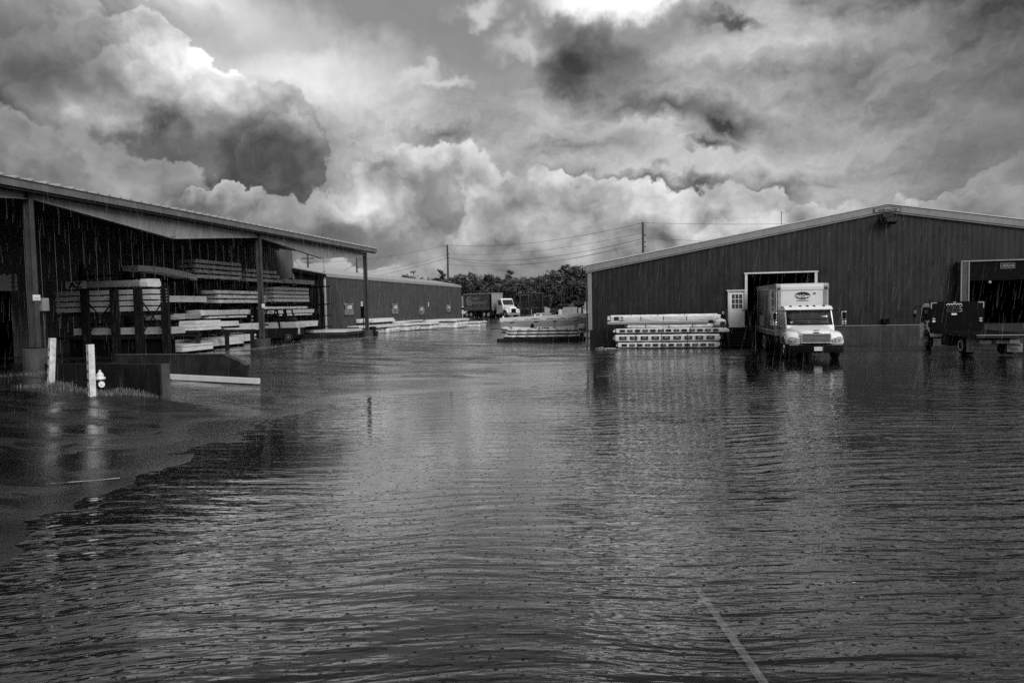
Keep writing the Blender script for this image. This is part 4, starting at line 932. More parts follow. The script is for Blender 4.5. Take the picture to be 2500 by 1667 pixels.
def semi():
    g = gz(-25, 111)
    T = thing('curtain_trailer', 'dark curtain-sided trailer with pale building-products lettering on its flank', 'trailer', (-30.2, 112.5, g))
    A = math.radians(-36); T.rotation_euler = (0, 0, A)
    # local x runs from the tail to the nose of the trailer, the lettered flank looks to -y
    L = 7.2
    bd = obj('curtain_side', MB().box(0, L, -1.22, 1.22, 1.25, 3.75), 'trailer_grey', T)
    rf = obj('roof', MB().box(-.05, L+.05, -1.27, 1.27, 3.76, 3.98), 'trim_light', T, bevel=.05)
    for k in range(20): obj('curtain_strap', MB().box(.3+k*.34, .36+k*.34, -1.235, -1.222, 1.25, 1.75), 'trim_light', bd)
    obj('side_rail', MB().box(0, L, -1.25, -1.20, 1.10, 1.26), 'steel_dark', T)
    obj('front_wall', MB().box(L+.002, L+.05, -1.20, 1.20, 1.3, 3.74), 'trim_light', T)
    obj('front_edge', MB().box(L-.35, L+.06, -1.26, -1.221, 1.1, 3.75), 'black', T)
    obj('chassis', MB().box(.2, L-.2, -.5, .5, .85, 1.12), 'black', T)
    # emblem and lettering
    c0 = (1.45, 0, 2.75)
    ring = [(c0[0]+.62*math.cos(a), c0[2]+.78*math.sin(a)) for a in [math.radians(q) for q in range(50, 331, 20)]]
    ring2 = [(c0[0]+.14+.34*math.cos(a), c0[2]+.62*math.sin(a)) for a in [math.radians(q) for q in range(330, 49, -20)]]
    obj('emblem', MB().prism(ring+ring2, 'y', -1.242, -1.2225).prism([(1.78, 1.97), (2.02, 1.97), (2.02, 2.75), (1.78, 2.75)], 'y', -1.242, -1.2225).prism(ellipse(1.6, 2.75, .12, .36, 12), 'y', -1.242, -1.2225), 'print_grey', bd)
    text('GUARDIAN', 'lettering', .60, (2.15, -1.226, 3.12), FACE_S, 'print_grey', bd, align='LEFT', xs=.66, bold=.008)
    text('BUILDING PRODUCTS', 'lettering', .60, (2.15, -1.226, 2.42), FACE_S, 'print_grey', bd, align='LEFT', xs=.66, bold=.008)
    for x in (.8, 1.9, 5.3, 6.4):
        for s in (-1, 1):
            w = obj('wheel', MB().lathe([(.28, s*.70), (.50, s*.70), (.52, s*.74), (.52, s*1.14), (.50, s*1.18), (.28, s*1.18)], 'y', (x, 0, .52), 20), 'rubber', T)
            obj('rim', MB().lathe([(.30, s*1.185), (.26, s*1.19), (.22, s*1.08), (.001, s*1.09)], 'y', (x, 0, .52), 16), 'alloy', w)
    obj('landing_gear', MB().box(4.0, 4.3, -.9, -.7, .15, 1.1).box(4.0, 4.3, .7, .9, .15, 1.1), 'black', T)
    obj('spare_rack', MB().box(2.7, 4.6, -.8, .8, .45, .85), 'black', T)
    R = Matrix.Rotation(A, 3, 'Z')
    p = Vector((-30.2, 112.5, 0)) + R @ Vector((L+1.1, .1, 0))
    C = thing('tractor_unit', 'white day-cab lorry tractor coupled to the dark curtain-sided trailer', 'truck', (p.x, p.y, gz(p.x, p.y)), rz=math.radians(-46))
    # local x forwards
    cab = obj('cab', MB().prism([(0, .75), (0, 2.85), (.2, 3.02), (1.25, 3.04), (1.5, 2.92), (1.95, 1.95), (2.0, .75)], 'y', -1.08, 1.08), 'paint_white', C, bevel=.10, seg=3)
    obj('hood', MB().loft([[(x, -w, .8), (x, -w, zt-.25), (x, -w*.8, zt), (x, w*.8, zt), (x, w, zt-.25), (x, w, .8)][::-1] for x, w, zt in ((1.9, .98, 2.02), (2.6, .86, 1.82), (3.25, .70, 1.62), (3.4, .62, 1.45))]), 'paint_white', C, bevel=.05)
    obj('windscreen', MB().prism([(1.52, 2.82), (1.56, 2.82), (1.98, 2.0), (1.94, 2.0)], 'y', -.95, .95), 'glass', cab)
    obj('grille', MB().box(3.39, 3.46, -.42, .42, .72, 1.42), 'black', C)
    obj('bumper', MB().box(3.0, 3.5, -1.15, 1.15, .38, .72), 'trim_light', C, bevel=.08)
    obj('chassis', MB().box(-2.2, 3.2, -.4, .4, .6, .85), 'black', C)
    for s in (-1, 1):
        obj('side_window', MB().prism([(.55, 2.05), (.55, 2.72), (1.3, 2.72), (1.62, 2.05)], 'y', s*1.082, s*1.095), 'glass', cab)
        obj('mirror', MB().box(1.5, 1.62, s*1.25, s*1.5, 2.0, 2.7), 'steel_dark', C, bevel=.03)
        obj('fender', MB().prism([(1.7, .9), (1.85, 1.25), (2.2, 1.42), (2.8, 1.38), (3.3, 1.12), (3.4, .75), (3.1, .75), (2.95, 1.0), (2.55, 1.14), (2.15, 1.0), (2.0, .75)], 'y', s*.62, s*1.18), 'paint_white', C, bevel=.05)
        obj('headlight', MB().box(3.25, 3.42, s*.68, s*1.05, .92, 1.15), 'lamp_lens', C, bevel=.03)
        obj('fuel_tank', MB().lathe([(.28, .2), (.32, .25), (.32, 1.35), (.28, 1.4)], 'x', (0, s*.95, .72), 16), 'alloy', C)
        for x in (-1.6, 2.55):
            w = obj('wheel', MB().lathe([(.28, s*.75), (.50, s*.75), (.52, s*.80), (.52, s*1.05), (.50, s*1.1), (.28, s*1.1)], 'y', (x, 0, .52), 20), 'rubber', C)
            obj('rim', MB().lathe([(.30, s*1.105), (.26, s*1.11), (.2, s*1.05), (.001, s*1.12)], 'y', (x, 0, .52), 16), 'alloy', w)
    # pickup and a smaller open vehicle beside it
    for nm, lab, loc, rz, paint in (('pickup_truck', 'pale pickup truck parked behind the trailer at the shed corner', (-33.2, 118.0), math.radians(205), 'trim_white'), ('utility_vehicle', 'grey square-backed vehicle beyond the white tractor cab', (-15.6, 122.0), math.radians(160), 'column')):
        K = thing(nm, lab, 'car', (loc[0], loc[1], gz(*loc)), rz=rz)
        if nm == 'pickup_truck': side = [(-2.6, .55), (-2.62, 1.18), (-.6, 1.2), (-.45, 1.85), (.75, 1.88), (1.35, 1.25), (2.5, 1.12), (2.65, .55)]
        else: side = [(-2.0, .55), (-2.05, 1.95), (.3, 1.97), (.75, 1.25), (1.9, 1.15), (1.95, .55)]
        b = obj('body', MB().prism(side, 'y', -.92, .92), paint, K, bevel=.08, seg=3)
        for s in (-1, 1):
            obj('side_window', MB().prism([(-.38, 1.30), (-.35, 1.75), (.70, 1.78), (1.05, 1.30)] if nm == 'pickup_truck' else [(-1.75, 1.25), (-1.75, 1.80), (.2, 1.82), (.55, 1.25)], 'y', s*.925, s*.94), 'glass', b)
            for x in (-1.6, 1.55) if nm == 'pickup_truck' else (-1.25, 1.25):
                w = obj('wheel', MB().lathe([(.2, s*.70), (.37, s*.70), (.38, s*.75), (.38, s*.93), (.2, s*.95)], 'y', (x, 0, .38), 16), 'rubber', K)
                obj('rim', MB().lathe([(.22, s*.945), (.15, s*.955), (.001, s*.95)], 'y', (x, 0, .38), 12), 'alloy', w)
        obj('windscreen', MB().prism([(.80, 1.80), (1.34, 1.27), (1.38, 1.28), (.84, 1.81)] if nm == 'pickup_truck' else [(.33, 1.90), (.74, 1.28), (.78, 1.28), (.37, 1.90)], 'y', -.8, .8), 'glass', b)
        obj('bumper', MB().box(side[-1][0]-.1, side[-1][0]+.08, -.9, .9, .45, .68), 'steel_dark', K)
semi()

# ------------------------------------------------------------------ lumber and yard stock
RR = random.Random(11)
def boards(mb, x0, x1, y0, y1, z0, z1, long='y', nl=4, nw=5, ragged=.10):
    """a strapped pack: layers of single boards with uneven ends and hairline gaps"""
    for i in range(nl):
        for k in range(nw):
            h = (z1-z0)/nl; za, zb = z0+i*h+.003, z0+(i+1)*h-.004
            a, b = RR.uniform(0, ragged), RR.uniform(0, ragged)
            if long == 'y':
                w = (x1-x0)/nw; mb.box(x0+k*w+.004, x0+(k+1)*w-.004, y0+a, y1-b, za, zb)
            else:
                w = (y1-y0)/nw; mb.box(x0+a, x1-b, y0+k*w+.004, y0+(k+1)*w-.004, za, zb)
    return mb
def lumpy(x0, x1, y0, y1, z0, z1, amp=.03, nx=6, ny=14, nz=4, seed=0):
    """soft sheet-wrapped block"""
    r = random.Random(seed); mb = MB(); n = (nx, ny, nz); idx = {}
    ph = [r.uniform(0, 6) for _ in range(6)]
    def P(i, j, k):
        if (i, j, k) in idx: return idx[(i, j, k)]
        u, v, w = i/nx, j/ny, k/nz
        x, y, z = x0+(x1-x0)*u, y0+(y1-y0)*v, z0+(z1-z0)*w
        bx = amp*(math.sin(9*v+ph[0])+.7*math.sin(23*v+7*w+ph[1]))*.5; bz = amp*(math.sin(7*v+5*u+ph[2])+.8*math.sin(19*v+ph[3]))*.5
        by = amp*(math.sin(8*u+6*w+ph[4]))*.6
        x += bx*(1 if i in (0, nx) else .3) + r.uniform(-.3, .3)*amp; z += (bz if k == nz else 0)*(1-.6*(i in (0, nx))) - (amp*.9 if (k == nz and i in (0, nx)) else 0); y += by*(j in (0, ny))
        idx[(i, j, k)] = len(mb.v); mb.v.append((x, y, z)); return idx[(i, j, k)]
    for i in range(nx):
        for j in range(ny):
            mb.f.append((P(i, j, nz), P(i+1, j, nz), P(i+1, j+1, nz), P(i, j+1, nz))); mb.f.append((P(i, j, 0), P(i, j+1, 0), P(i+1, j+1, 0), P(i+1, j, 0)))
    for j in range(ny):
        for k in range(nz):
            mb.f.append((P(0, j, k), P(0, j, k+1), P(0, j+1, k+1), P(0, j+1, k))); mb.f.append((P(nx, j, k), P(nx, j+1, k), P(nx, j+1, k+1), P(nx, j, k+1)))
    for i in range(nx):
        for k in range(nz):
            mb.f.append((P(i, 0, k), P(i+1, 0, k), P(i+1, 0, k+1), P(i, 0, k+1))); mb.f.append((P(i, ny, k), P(i, ny, k+1), P(i+1, ny, k+1), P(i+1, ny, k)))
    return mb
def pack(label, group, x0, x1, y0, y1, z0, z1, kind='boards', long='y', m=None, bearers=True, mark=False, nl=4, nw=6, ragged=.08, name='lumber_pack'):
    t = thing(name, label, 'lumber pack', ((x0+x1)/2, (y0+y1)/2, z0), group=group, world=True)
    zb = z0+(.04 if bearers else 0)
    if kind == 'boards': obj('boards', boards(MB(), x0, x1, y0, y1, zb, z1, long, nl, nw, ragged), m or 'wood_light', t)
    else:
        o = obj('wrapping', lumpy(x0, x1, y0, y1, zb, z1, .025, seed=int(abs(y0*13+z0*7))), m or 'wood_wrap', t, smooth=True)
    if bearers:
        for q in (.12, .5, .88):
            if long == 'y': yy = y0+(y1-y0)*q; obj('bearer', MB().box(x0-.02, x1+.01, yy-.05, yy+.05, z0-.04, zb-.001), 'wood_dark', t)
            else: xx = x0+(x1-x0)*q; obj('bearer', MB().box(xx-.05, xx+.05, y0-.01, y1+.02, z0-.04, zb-.001), 'wood_dark', t)
    for q in (.25, .75):
        if long == 'y': yy = y0+(y1-y0)*q; obj('strap', MB().box(x1+.004, x1+.014, yy-.015, yy+.015, zb, z1+.006).box(x0, x1+.014, yy-.015, yy+.015, z1+.002, z1+.010), 'print_grey', t)
        else: xx = x0+(x1-x0)*q; obj('strap', MB().box(xx-.015, xx+.015, y0-.014, y0-.004, zb, z1+.006).box(xx-.015, xx+.015, y0-.014, y1, z1+.002, z1+.010), 'print_grey', t)
    if mark:
        for q in range(3):
            yy = y0+(y1-y0)*(.22+.27*q); h = (z1-zb)
            if long == 'y': obj('printed_mark', MB().box(x1+.028, x1+.034, yy-.28, yy+.28, zb+h*.38, zb+h*.60), 'print_grey', t)
    return t

# cantilever rack along the back wall
rk = thing('cantilever_rack', 'tall dark cantilever rack along the canopy back wall', 'rack', (-28.9, 42, gz(-28.9, 42)), world=True)
for y in (30.5, 33.5, 36.3, 39.2, 42.2, 45.2, 48.4, 51.6, 54.6):
    up = obj('upright', MB().box(-29.1, -28.8, y-.09, y+.09, .3, 5.3), 'steel_dark', rk)
    for z in (1.25, 2.20, 3.16, 4.68): obj('arm', MB().prism([(-28.8, z-.16), (-28.8, z), (-26.95, z+.02), (-26.95, z-.05)], 'y', y-.06, y+.06), 'steel_dark', up)
    obj('foot', MB().box(-29.1, -27.0, y-.1, y+.1, .3, .55), 'steel_dark', up)
G1 = 'packs on the cantilever rack'
def stack(n, base, dz, x0, x1, y0, y1, lab, names, kind='boards', m=None, mark=False, shift=()):
    for k in range(n):
        s = shift[k] if k < len(shift) else (0, 0)
        pack(names[k]+' '+lab, G1, x0, x1, y0+s[0], y1+s[1], base+k*dz, base+(k+1)*dz-.035, kind, m=m, mark=mark)
ord4 = ['lowest pack', 'second pack from the bottom', 'third pack from the bottom', 'topmost pack']
ord3 = ['lowest pack', 'middle pack', 'topmost pack']
stack(4, 4.74, .305, -28.25, -27.0, 37.05, 41.7, 'of the tall pale stack on the highest rack level', ord4, 'wrap', 'wood_wrap')
stack(3, 4.70, .31, -28.2, -27.0, 42.4, 46.9, 'of the stepped highest-level stack behind the column', ord3, 'wrap', 'wood_wrap', shift=((0, 0), (0, -.4), (.25, -.75)))
pack('single pale pack at the right end of the highest rack level', G1, -28.2, -27.0, 47.2, 51.9, 4.70, 5.06, 'boards')
t = thing('plank_bundle', 'long pale bundle drooping from the left end of the highest rack level', 'lumber pack', (-27.5, 34.6, 4.8), group=G1, world=True)
mb = MB()
for k in range(5):
    for i in range(3):
        sec = []
        for q in range(9):
            y = 32.2+4.9*q/8+RR.uniform(-.02, .02); dz = -.34*max(0, (q-2)/6)**1.6+.12
            x0 = -28.0+k*.2; z0 = 4.86+i*.1+dz
            sec.append([(x0, y, z0), (x0+.19, y, z0), (x0+.19, y, z0+.095), (x0, y, z0+.095)])
        mb.loft(sec)
obj('boards', mb, 'wood_light', t)
for y in (33.4, 36.2): obj('strap', MB().box(-26.995, -26.985, y-.02, y+.02, 4.7, 5.2), 'print_grey', t)
stack(3, 3.20, .30, -28.25, -27.0, 39.0, 44.4, 'of the wrapped second-level stack left of the column', ord3, 'wrap', 'wood_wrap', shift=((.2, .15), (.25, .3), (0, -.5)))
stack(4, 3.30, .29, -28.25, -27.0, 45.65, 50.95, 'of the neat stack just above the forklift', ord4, 'boards')
pack('single pale pack at the left end of the second-highest level', G1, -28.0, -27.0, 33.2, 37.9, 3.26, 3.66, 'boards', nl=3)
pack('loose grey boards on the third level above the plywood', G1, -28.2, -26.9, 33.4, 37.4, 2.26, 2.62, 'boards', m='wood_mid', ragged=.5)
pack('white trim pack with ragged wrapped end on the third level', G1, -28.1, -26.9, 37.2, 42.4, 2.42, 2.80, 'wrap', 'y', 'wrap_white')
pack('thin board pack under the white trim pack on the third level', G1, -28.1, -26.95, 37.8, 42.1, 2.24, 2.40, 'boards', nl=1)
pack('wide white board pack seen through the forklift cage', G1, -28.2, -26.95, 45.3, 51.6, 2.42, 2.74, 'boards', nl=2, m='pipe_white')
pack('thin pale pack under the wide white boards behind the forklift', G1, -28.2, -26.98, 46.4, 51.3, 2.24, 2.40, 'boards', nl=1)
pack('grey wrapped pack on top of the wide white boards behind the forklift', G1, -28.3, -27.2, 44.6, 51.0, 2.76, 2.98, 'wrap', m='wood_wrap')
pack('tall white sheet pack on the fourth level with dark torn gap beside it', G1, -28.2, -26.9, 35.0, 38.9, 1.34, 1.86, 'boards', nl=2, nw=2, m='pipe_white', ragged=.25)
pack('tall white sheet pack on the fourth level left of the forklift mast', G1, -28.2, -26.9, 39.3, 43.6, 1.34, 1.86, 'boards', nl=2, nw=2, m='pipe_white', ragged=.25)
pack('pale sheet pack low behind the forklift counterweight', G1, -28.2, -26.95, 46.6, 52.2, 1.32, 1.80, 'boards', nl=2, nw=3, m='pipe_white')
pack('long white sheets bowed upward near the ground left of the forklift', G1, -28.3, -26.4, 36.2, 42.3, .66, 1.14, 'boards', nl=3, nw=2, m='pipe_white', ragged=.3)
pack('pale boards lying loose on the bowed white sheets', G1, -28.0, -27.2, 38.4, 42.0, 1.16, 1.26, 'boards', nl=1, nw=3)
# plywood stacks on pallets nearest the yard
G2 = 'sheet stacks on the floor by the pallet rack'
def pallet_stack(label, x0, x1, y0, y1, z0, h, m, n=5):
    t = thing('sheet_stack', label, 'sheet stack', ((x0+x1)/2, (y0+y1)/2, z0), group=G2, world=True)
    for k in range(n):
        dz = h/n; obj('sheet_layer', MB().box(x0+RR.uniform(0, .06), x1-RR.uniform(0, .06), y0+RR.uniform(0, .06), y1-RR.uniform(0, .06), z0+.14+k*dz, z0+.14+(k+1)*dz-.008), m, t)
    pl = obj('pallet', MB().box(x0, x1+.05, y0, y1, z0+.10, z0+.135), 'wood_dark', t)
    for q in (.04, .5, .96):
        yy = y0+(y1-y0)*q; obj('pallet_block', MB().box(x0, x1+.05, yy-.06, yy+.06, z0, z0+.099), 'wood_dark', pl)
pallet_stack('plywood stack with speckled edge on the raised shelf beside the pallet rack', -25.3, -24.2, 33.0, 35.2, 1.56, .52, 'wood_light', 9)
pallet_stack('white sheets spread on the shelf behind the plywood stack', -26.6, -25.4, 34.6, 38.8, 1.66, .30, 'pipe_white', 3)
pallet_stack('low stack of white sheets on a pallet by the ramp wall', -25.6, -23.9, 31.4, 34.0, .50, .34, 'pipe_white', 4)
pallet_stack('wide white sheets lying behind the low pallet stack', -26.9, -25.0, 34.2, 38.6, .55, .42, 'pipe_white', 4)
# shelf beams that carry the plywood
sf = thing('timber_shelf', 'dark timber shelf carrying the plywood beside the pallet rack', 'shelf', (-25.4, 35.5, gz(-25.4, 35)), world=True)
for y in (33.2, 35.8, 38.4):
    obj('cross_beam', MB().box(-26.8, -24.1, y-.08, y+.08, 1.36, 1.555), 'wood_dark', sf)
    for x in (-26.6, -24.3): obj('leg', MB().box(x-.1, x+.1, y-.079, y+.079, .4, 1.355), 'wood_dark', sf)

# pallet rack seen end-on with its packs
pr_ = thing('pallet_rack', 'dark pallet rack with crossed braces in front of the canopy wall', 'rack', (-25.5, 29.8, gz(-25.5, 29.8)), world=True)
g0 = gz(-25.5, 29.5)-.1
for i, x in enumerate((-27.7, -26.0, -24.65, -23.15)):
    u = obj('upright', MB().box(x-.20, x+.20, 29.20, 29.36, g0, 3.90 if i < 3 else 3.98), 'steel_dark', pr_)
    if i == 3:
        for k in range(8):
            for s in (-1, 1): obj('bolt_hole', MB().box(x+s*.16-.022, x+s*.16+.022, 29.188, 29.199, 2.75+k*.15, 2.80+k*.15), 'print_grey' if k > 2 else 'steel_dark', u)
for a, b in ((-27.6, -26.1), (-24.5, -23.25)):
    obj('brace', MB().beam((a, 29.28, 3.35), (b, 29.28, 1.75), .05, .05), 'steel_dark', pr_); obj('brace', MB().beam((a, 29.34, 1.75), (b, 29.34, 3.35), .05, .05), 'steel_dark', pr_)
for z in (1.55, 2.72): obj('shelf_beam', MB().box(-29.6, -22.9, 29.40, 29.55, z-.14, z), 'steel_dark', pr_)
obj('skirt_board', MB().box(-29.0, -22.95, 29.56, 29.62, .3, 1.40), 'black', pr_)
G3 = 'packs on the pallet rack'
for k in range(4):
    pack(['lowest', 'second', 'third', 'topmost'][k]+' long dark pack with bright end on the pallet rack', G3, -29.9, -24.25+(.03 if k == 3 else 0), 29.72, 31.0, 2.76+k*.285, 3.02+k*.285, 'boards', 'x', 'rack_boards', nl=2, nw=4, ragged=.04)
t = thing('wrapped_bundle', 'wrapped bundle with large black letters on top of the pallet rack', 'lumber pack', (-27, 30.2, 4.0), world=True)
obj('wrapping', MB().prism([(29.8, 4.02), (29.78, 4.22), (29.86, 4.36), (30.6, 4.38), (30.7, 4.2), (30.68, 4.02)], 'x', -29.2, -24.9), 'tarp', t, bevel=.04)
obj('wrapping_end', MB().prism([(29.76, 4.0), (29.74, 4.24), (29.84, 4.40), (30.62, 4.42), (30.72, 4.2), (30.7, 4.0)], 'x', -24.95, -24.45), 'wrap_white', t, bevel=.03)
obj('printed_panel', MB().box(-29.25, -28.05, 29.745, 29.775, 4.0, 4.38), 'wrap_white', t)
text('AZ', 'lettering', .42, (-28.65, 29.735, 4.17), FACE_S, 'print_black', t, xs=1.35, bold=.015)
for x in (-28.2, -25.6): obj('rope', MB().path([(x, 29.77, 4.0), (x+.15, 29.77, 4.25), (x+.45, 29.9, 4.40)], .015), 'print_grey', t)
for q in (-28.6, -26.8, -25.0): obj('bearer', MB().box(q-.08, q+.08, 29.8, 30.7, 3.90, 4.0), 'wood_dark', t)
pack('pale plywood pack standing on the lower shelf of the pallet rack', G3, -28.9, -23.3, 29.72, 30.9, 1.60, 1.98, 'boards', 'x', 'rack_ply', nl=2, nw=2, ragged=.03)
pack('light boards leaning on the upper shelf behind the right brace', G3, -25.0, -23.3, 30.1, 30.95, 2.30, 2.60, 'boards', 'x', 'wood_mid', nl=3, nw=3)

# concrete loading edge and stacks along the shed
pf = thing('loading_platform', 'dark low concrete platform between the canopy and the shed', 'platform', (-27, 54.5, gz(-27, 54)), world=True)
obj('slab', MB().box(-30.5, -23.9, 51.2, 57.5, -.1, .66), 'concrete_dark', pf, bevel=.03)
obj('edge_angle', MB().box(-23.9, -23.87, 51.2, 57.5, .56, .67), 'steel_dark', pf)
G4 = 'lumber stacks along the shed wall'
pack('thin white sheets fanned out on the concrete platform below the first banner', G4, -28.4, -25.0, 52.4, 57.0, .72, .96, 'boards', nl=2, nw=4, m='pipe_white', ragged=.6)
pack('white wrapped stack on the ground just beyond the last canopy pier', G4, -27.2, -25.9, 60.4, 63.8, .22, .72, 'wrap', m='wrap_white')
pack('small printed stack right of the white wrapped one beyond the pier', G4, -27.0, -25.6, 64.1, 67.4, .22, .66, 'wrap', m='wood_wrap', mark=True)
pack('wide white sheets bridging the two nearest ground stacks', G4, -28.5, -25.6, 60.9, 67.2, .80, 1.04, 'boards', nl=2, nw=5, m='pipe_white', ragged=.5)
pack('white and grey pack raised close to the shed wall below the second banner', G4, -28.7, -27.1, 63.4, 70.0, 1.25, 1.66, 'boards', nl=2, nw=3, m='pipe_white', ragged=.7)
pack('dark timber block under the raised pack by the wall', G4, -28.6, -27.2, 64.0, 69.5, .40, 1.20, 'boards', nl=3, nw=2, m='wood_dark', bearers=False)
pack('third printed stack from the canopy with snowy top sheets', G4, -27.2, -25.0, 67.9, 73.2, .24, .72, 'wrap', m='wood_wrap', mark=True)
pack('white sheets sagging over the third printed stack', G4, -28.0, -24.9, 67.8, 73.6, .76, 1.02, 'wrap', m='wrap_white')
pack('long white sheets against the wall behind the third stack', G4, -28.6, -27.3, 71.0, 80.0, 1.0, 1.20, 'boards', nl=1, nw=3, m='pipe_white', ragged=.6)
pack('fourth printed stack with a dark shrouded end', G4, -26.0, -23.9, 72.4, 78.0, .24, .68, 'wrap', m='wood_wrap', mark=True)
pack('white cover on the fourth printed stack', G4, -26.1, -23.85, 72.2, 77.8, .72, 1.02, 'wrap', m='wrap_white')
pack('tallest printed stack near the lane with overhanging top board', G4, -24.4, -21.8, 75.4, 80.6, .22, .95, 'wrap', m='wood_wrap', mark=True)
pack('broad white top sheet overhanging the tallest stack', G4, -25.8, -21.7, 75.2, 80.8, 1.0, 1.26, 'wrap', m='wrap_white')
pack('last low printed stack, nearest the dark trailer', G4, -22.0, -20.2, 80.0, 83.4, .20, .58, 'wrap', m='wood_wrap', mark=True)
pack('white cover on the last low stack', G4, -22.1, -20.15, 79.9, 83.6, .62, .86, 'wrap', m='wrap_white')

# ------------------------------------------------------------------ long white wrapped stack and pipe bundles in mid yard
t = thing('tarped_panel_stack', 'long pale tarp-wrapped panel stack by the warehouse corner', 'panel stack', (-8.2, 55, gz(-8, 55)), world=True)
z0 = gz(-8, 54.5)
secs = []
for q in range(13):
    x = -11.9+7.0*q/12; zt = 1.66+.26*q/12+(.05 if q in (1, 6) else 0)+RR.uniform(-.015, .015)
    secs.append([(x, 54.0+RR.uniform(-.01, .01), z0+.22), (x, 53.98, zt-.28), (x, 54.03, zt-.05), (x, 54.15, zt), (x, 55.6, zt+.02), (x, 55.7, z0+.22)])
obj('tarp', MB().loft([s[::-1] for s in secs]), 'tarp', t)
mb = MB()
for q in range(24):
    x0 = -11.95+7.0*q/24; x1 = x0+.30; za, zb = 1.66+.26*q/24, 1.66+.26*(q+1)/24; dd = RR.uniform(.12, .30)
    mb._a([(x0, 53.955, za-dd), (x1, 53.955, zb-dd+RR.uniform(-.03, .03)), (x1, 53.99, zb+.05), (x0, 53.99, za+.05), (x1, 55.6, zb+.05), (x0, 55.6, za+.05)], [(0, 1, 2, 3), (3, 2, 4, 5)])
obj('tarp_flap', mb, 'tarp_light', t)
for x in (-11.7, -9.1, -8.6): obj('tarp_knot', MB().lathe([(.0, -.06), (.10, -.02), (.07, .06), (.02, .14), (0, .15)], 'z', (x, 54.1, 1.66+.26*(x+11.9)/7+.07), 8), 'tarp_light', t)
obj('tarp_end', MB().box(-4.9, -4.72, 54.05, 55.6, z0+.5, 1.72), 'black', t)
for x in (-11.2, -8.3, -5.4): obj('bearer', MB().box(x-.08, x+.08, 53.95, 55.7, z0-.05, z0+.215), 'wood_dark', t)

G5 = 'white tube bundles in mid yard'
g1 = gz(-7.4, 47)
cr = thing('timber_cradle', 'dark timber cradle under the white tube bundles', 'cradle', (-7.4, 47.4, g1), world=True)
obj('runner', MB().box(-10.6, -4.45, 46.75, 46.95, g1-.1, g1+.22), 'wood_dark', cr, bevel=.02); obj('runner', MB().box(-10.4, -4.5, 48.2, 48.4, g1-.1, g1+.24), 'wood_dark', cr, bevel=.02)
for i, x in enumerate((-9.7, -7.95, -6.62, -5.12)):
    p = obj('stake', MB().box(x-.07, x+.09, 47.45, 47.60, g1+.2, 1.46+.03*i), 'wood_mid', cr)
    obj('stake_cap', MB().box(x-.09, x+.11, 47.43, 48.3, 1.462+.03*i, 1.52+.03*i), 'wood_dark', p)
def tube_bundle(label, x0, x1, y, z, r, n=4, seed=1):
    t = thing('tube_bundle', label, 'tube bundle', ((x0+x1)/2, y, z-r), group=G5, world=True); rr = random.Random(seed)
    for k in range(n):
        pts = []
        for q in range(8): pts.append((x0+(x1-x0)*q/7+(rr.uniform(-.1, .1) if q in (0, 7) else 0), y-.12+.30*k/n+rr.uniform(-.01, .01), z-.012*math.sin(math.pi*q/7)+(.012 if k % 2 else -.012)))
        obj('tube', MB().path(pts, .055, 8), 'pipe_white', t, smooth=True)
    for k in range(5):
        x = x0+(x1-x0)*(.1+.2*k); obj('strap', MB().box(x-.015, x+.015, y-.27, y-.245, z-r, z+r*.9), 'print_grey', t)
    obj('spacer_board', MB().box(x0+.1, x1-.1, y-.14, y+.2, z-.17, z-.085), 'wood_dark', t)
    for q in (x0-.08, x1-.1): obj('end_bag', MB().lathe([(.03, 0), (.08, .03), (.10, .12), (.08, .2)], 'x', (q, y, z), 10), 'wrap_white', t, smooth=True)
tube_bundle('front white tube bundle lying lowest on the timber cradle', -10.0, -4.85, 46.95, g1+.38, .13, 4, 1)
tube_bundle('middle white tube bundle on the timber cradle', -9.95, -4.8, 47.2, g1+.60, .12, 4, 2)
tube_bundle('rear white tube bundle, highest of the three on the cradle', -9.9, -4.95, 47.4, g1+.81, .10, 3, 3)
t = thing('wrapped_bundle', 'wrapped white boards with black lettering between the cradle stakes', 'lumber pack', (-7.6, 47.85, 1.0), world=True)
secs = []
for q in range(19):
    x = -10.45+6.0*q/18; e = .13+.02*math.sin(q*.9)
    if q in (17, 18): e = .20
    zc = 1.08-.05*math.sin(math.pi*q/18)
    secs.append([(x, 47.85+(.30+RR.uniform(-.01, .01))*math.cos(a)-.1, zc+e*(1+RR.uniform(-.1, .1))*math.sin(a)) for a in [2*math.pi*k/10 for k in range(10)]])
obj('wrapping', MB().loft(secs), 'wrap_white', t, smooth=True)
text('AZEK', 'lettering', .26, (-7.35, 47.36, 1.04), FACE_S, 'print_black', t, xs=1.3, bold=.012)
obj('end_bag', MB().lathe([(.05, 0), (.15, .06), (.19, .25), (.14, .5), (.05, .6)], 'x', (-5.0, 47.7, 1.16), 12), 'tarp_light', t, smooth=True)
obj('tarp_scrap', MB().lathe([(.05, -.2), (.12, -.12), (.15, .05), (.10, .16), (.02, .22)], 'z', (-8.2, 47.6, 1.2), 10), 'steel_dark', t, smooth=True)
obj('bearer', MB().box(-10.4, -4.9, 47.5, 48.2, .74, .85), 'wood_dark', t)
b = thing('loose_board', 'long thin white board lying across the cradle stakes', 'board', (-7.6, 47.8, 1.55), world=True)
obj('board', MB().box(-10.4, -5.0, 47.42, 47.62, 1.60, 1.66), 'pipe_white', b); obj('edge_strip', MB().box(-10.4, -5.0, 47.40, 47.418, 1.61, 1.65), 'print_white', b)

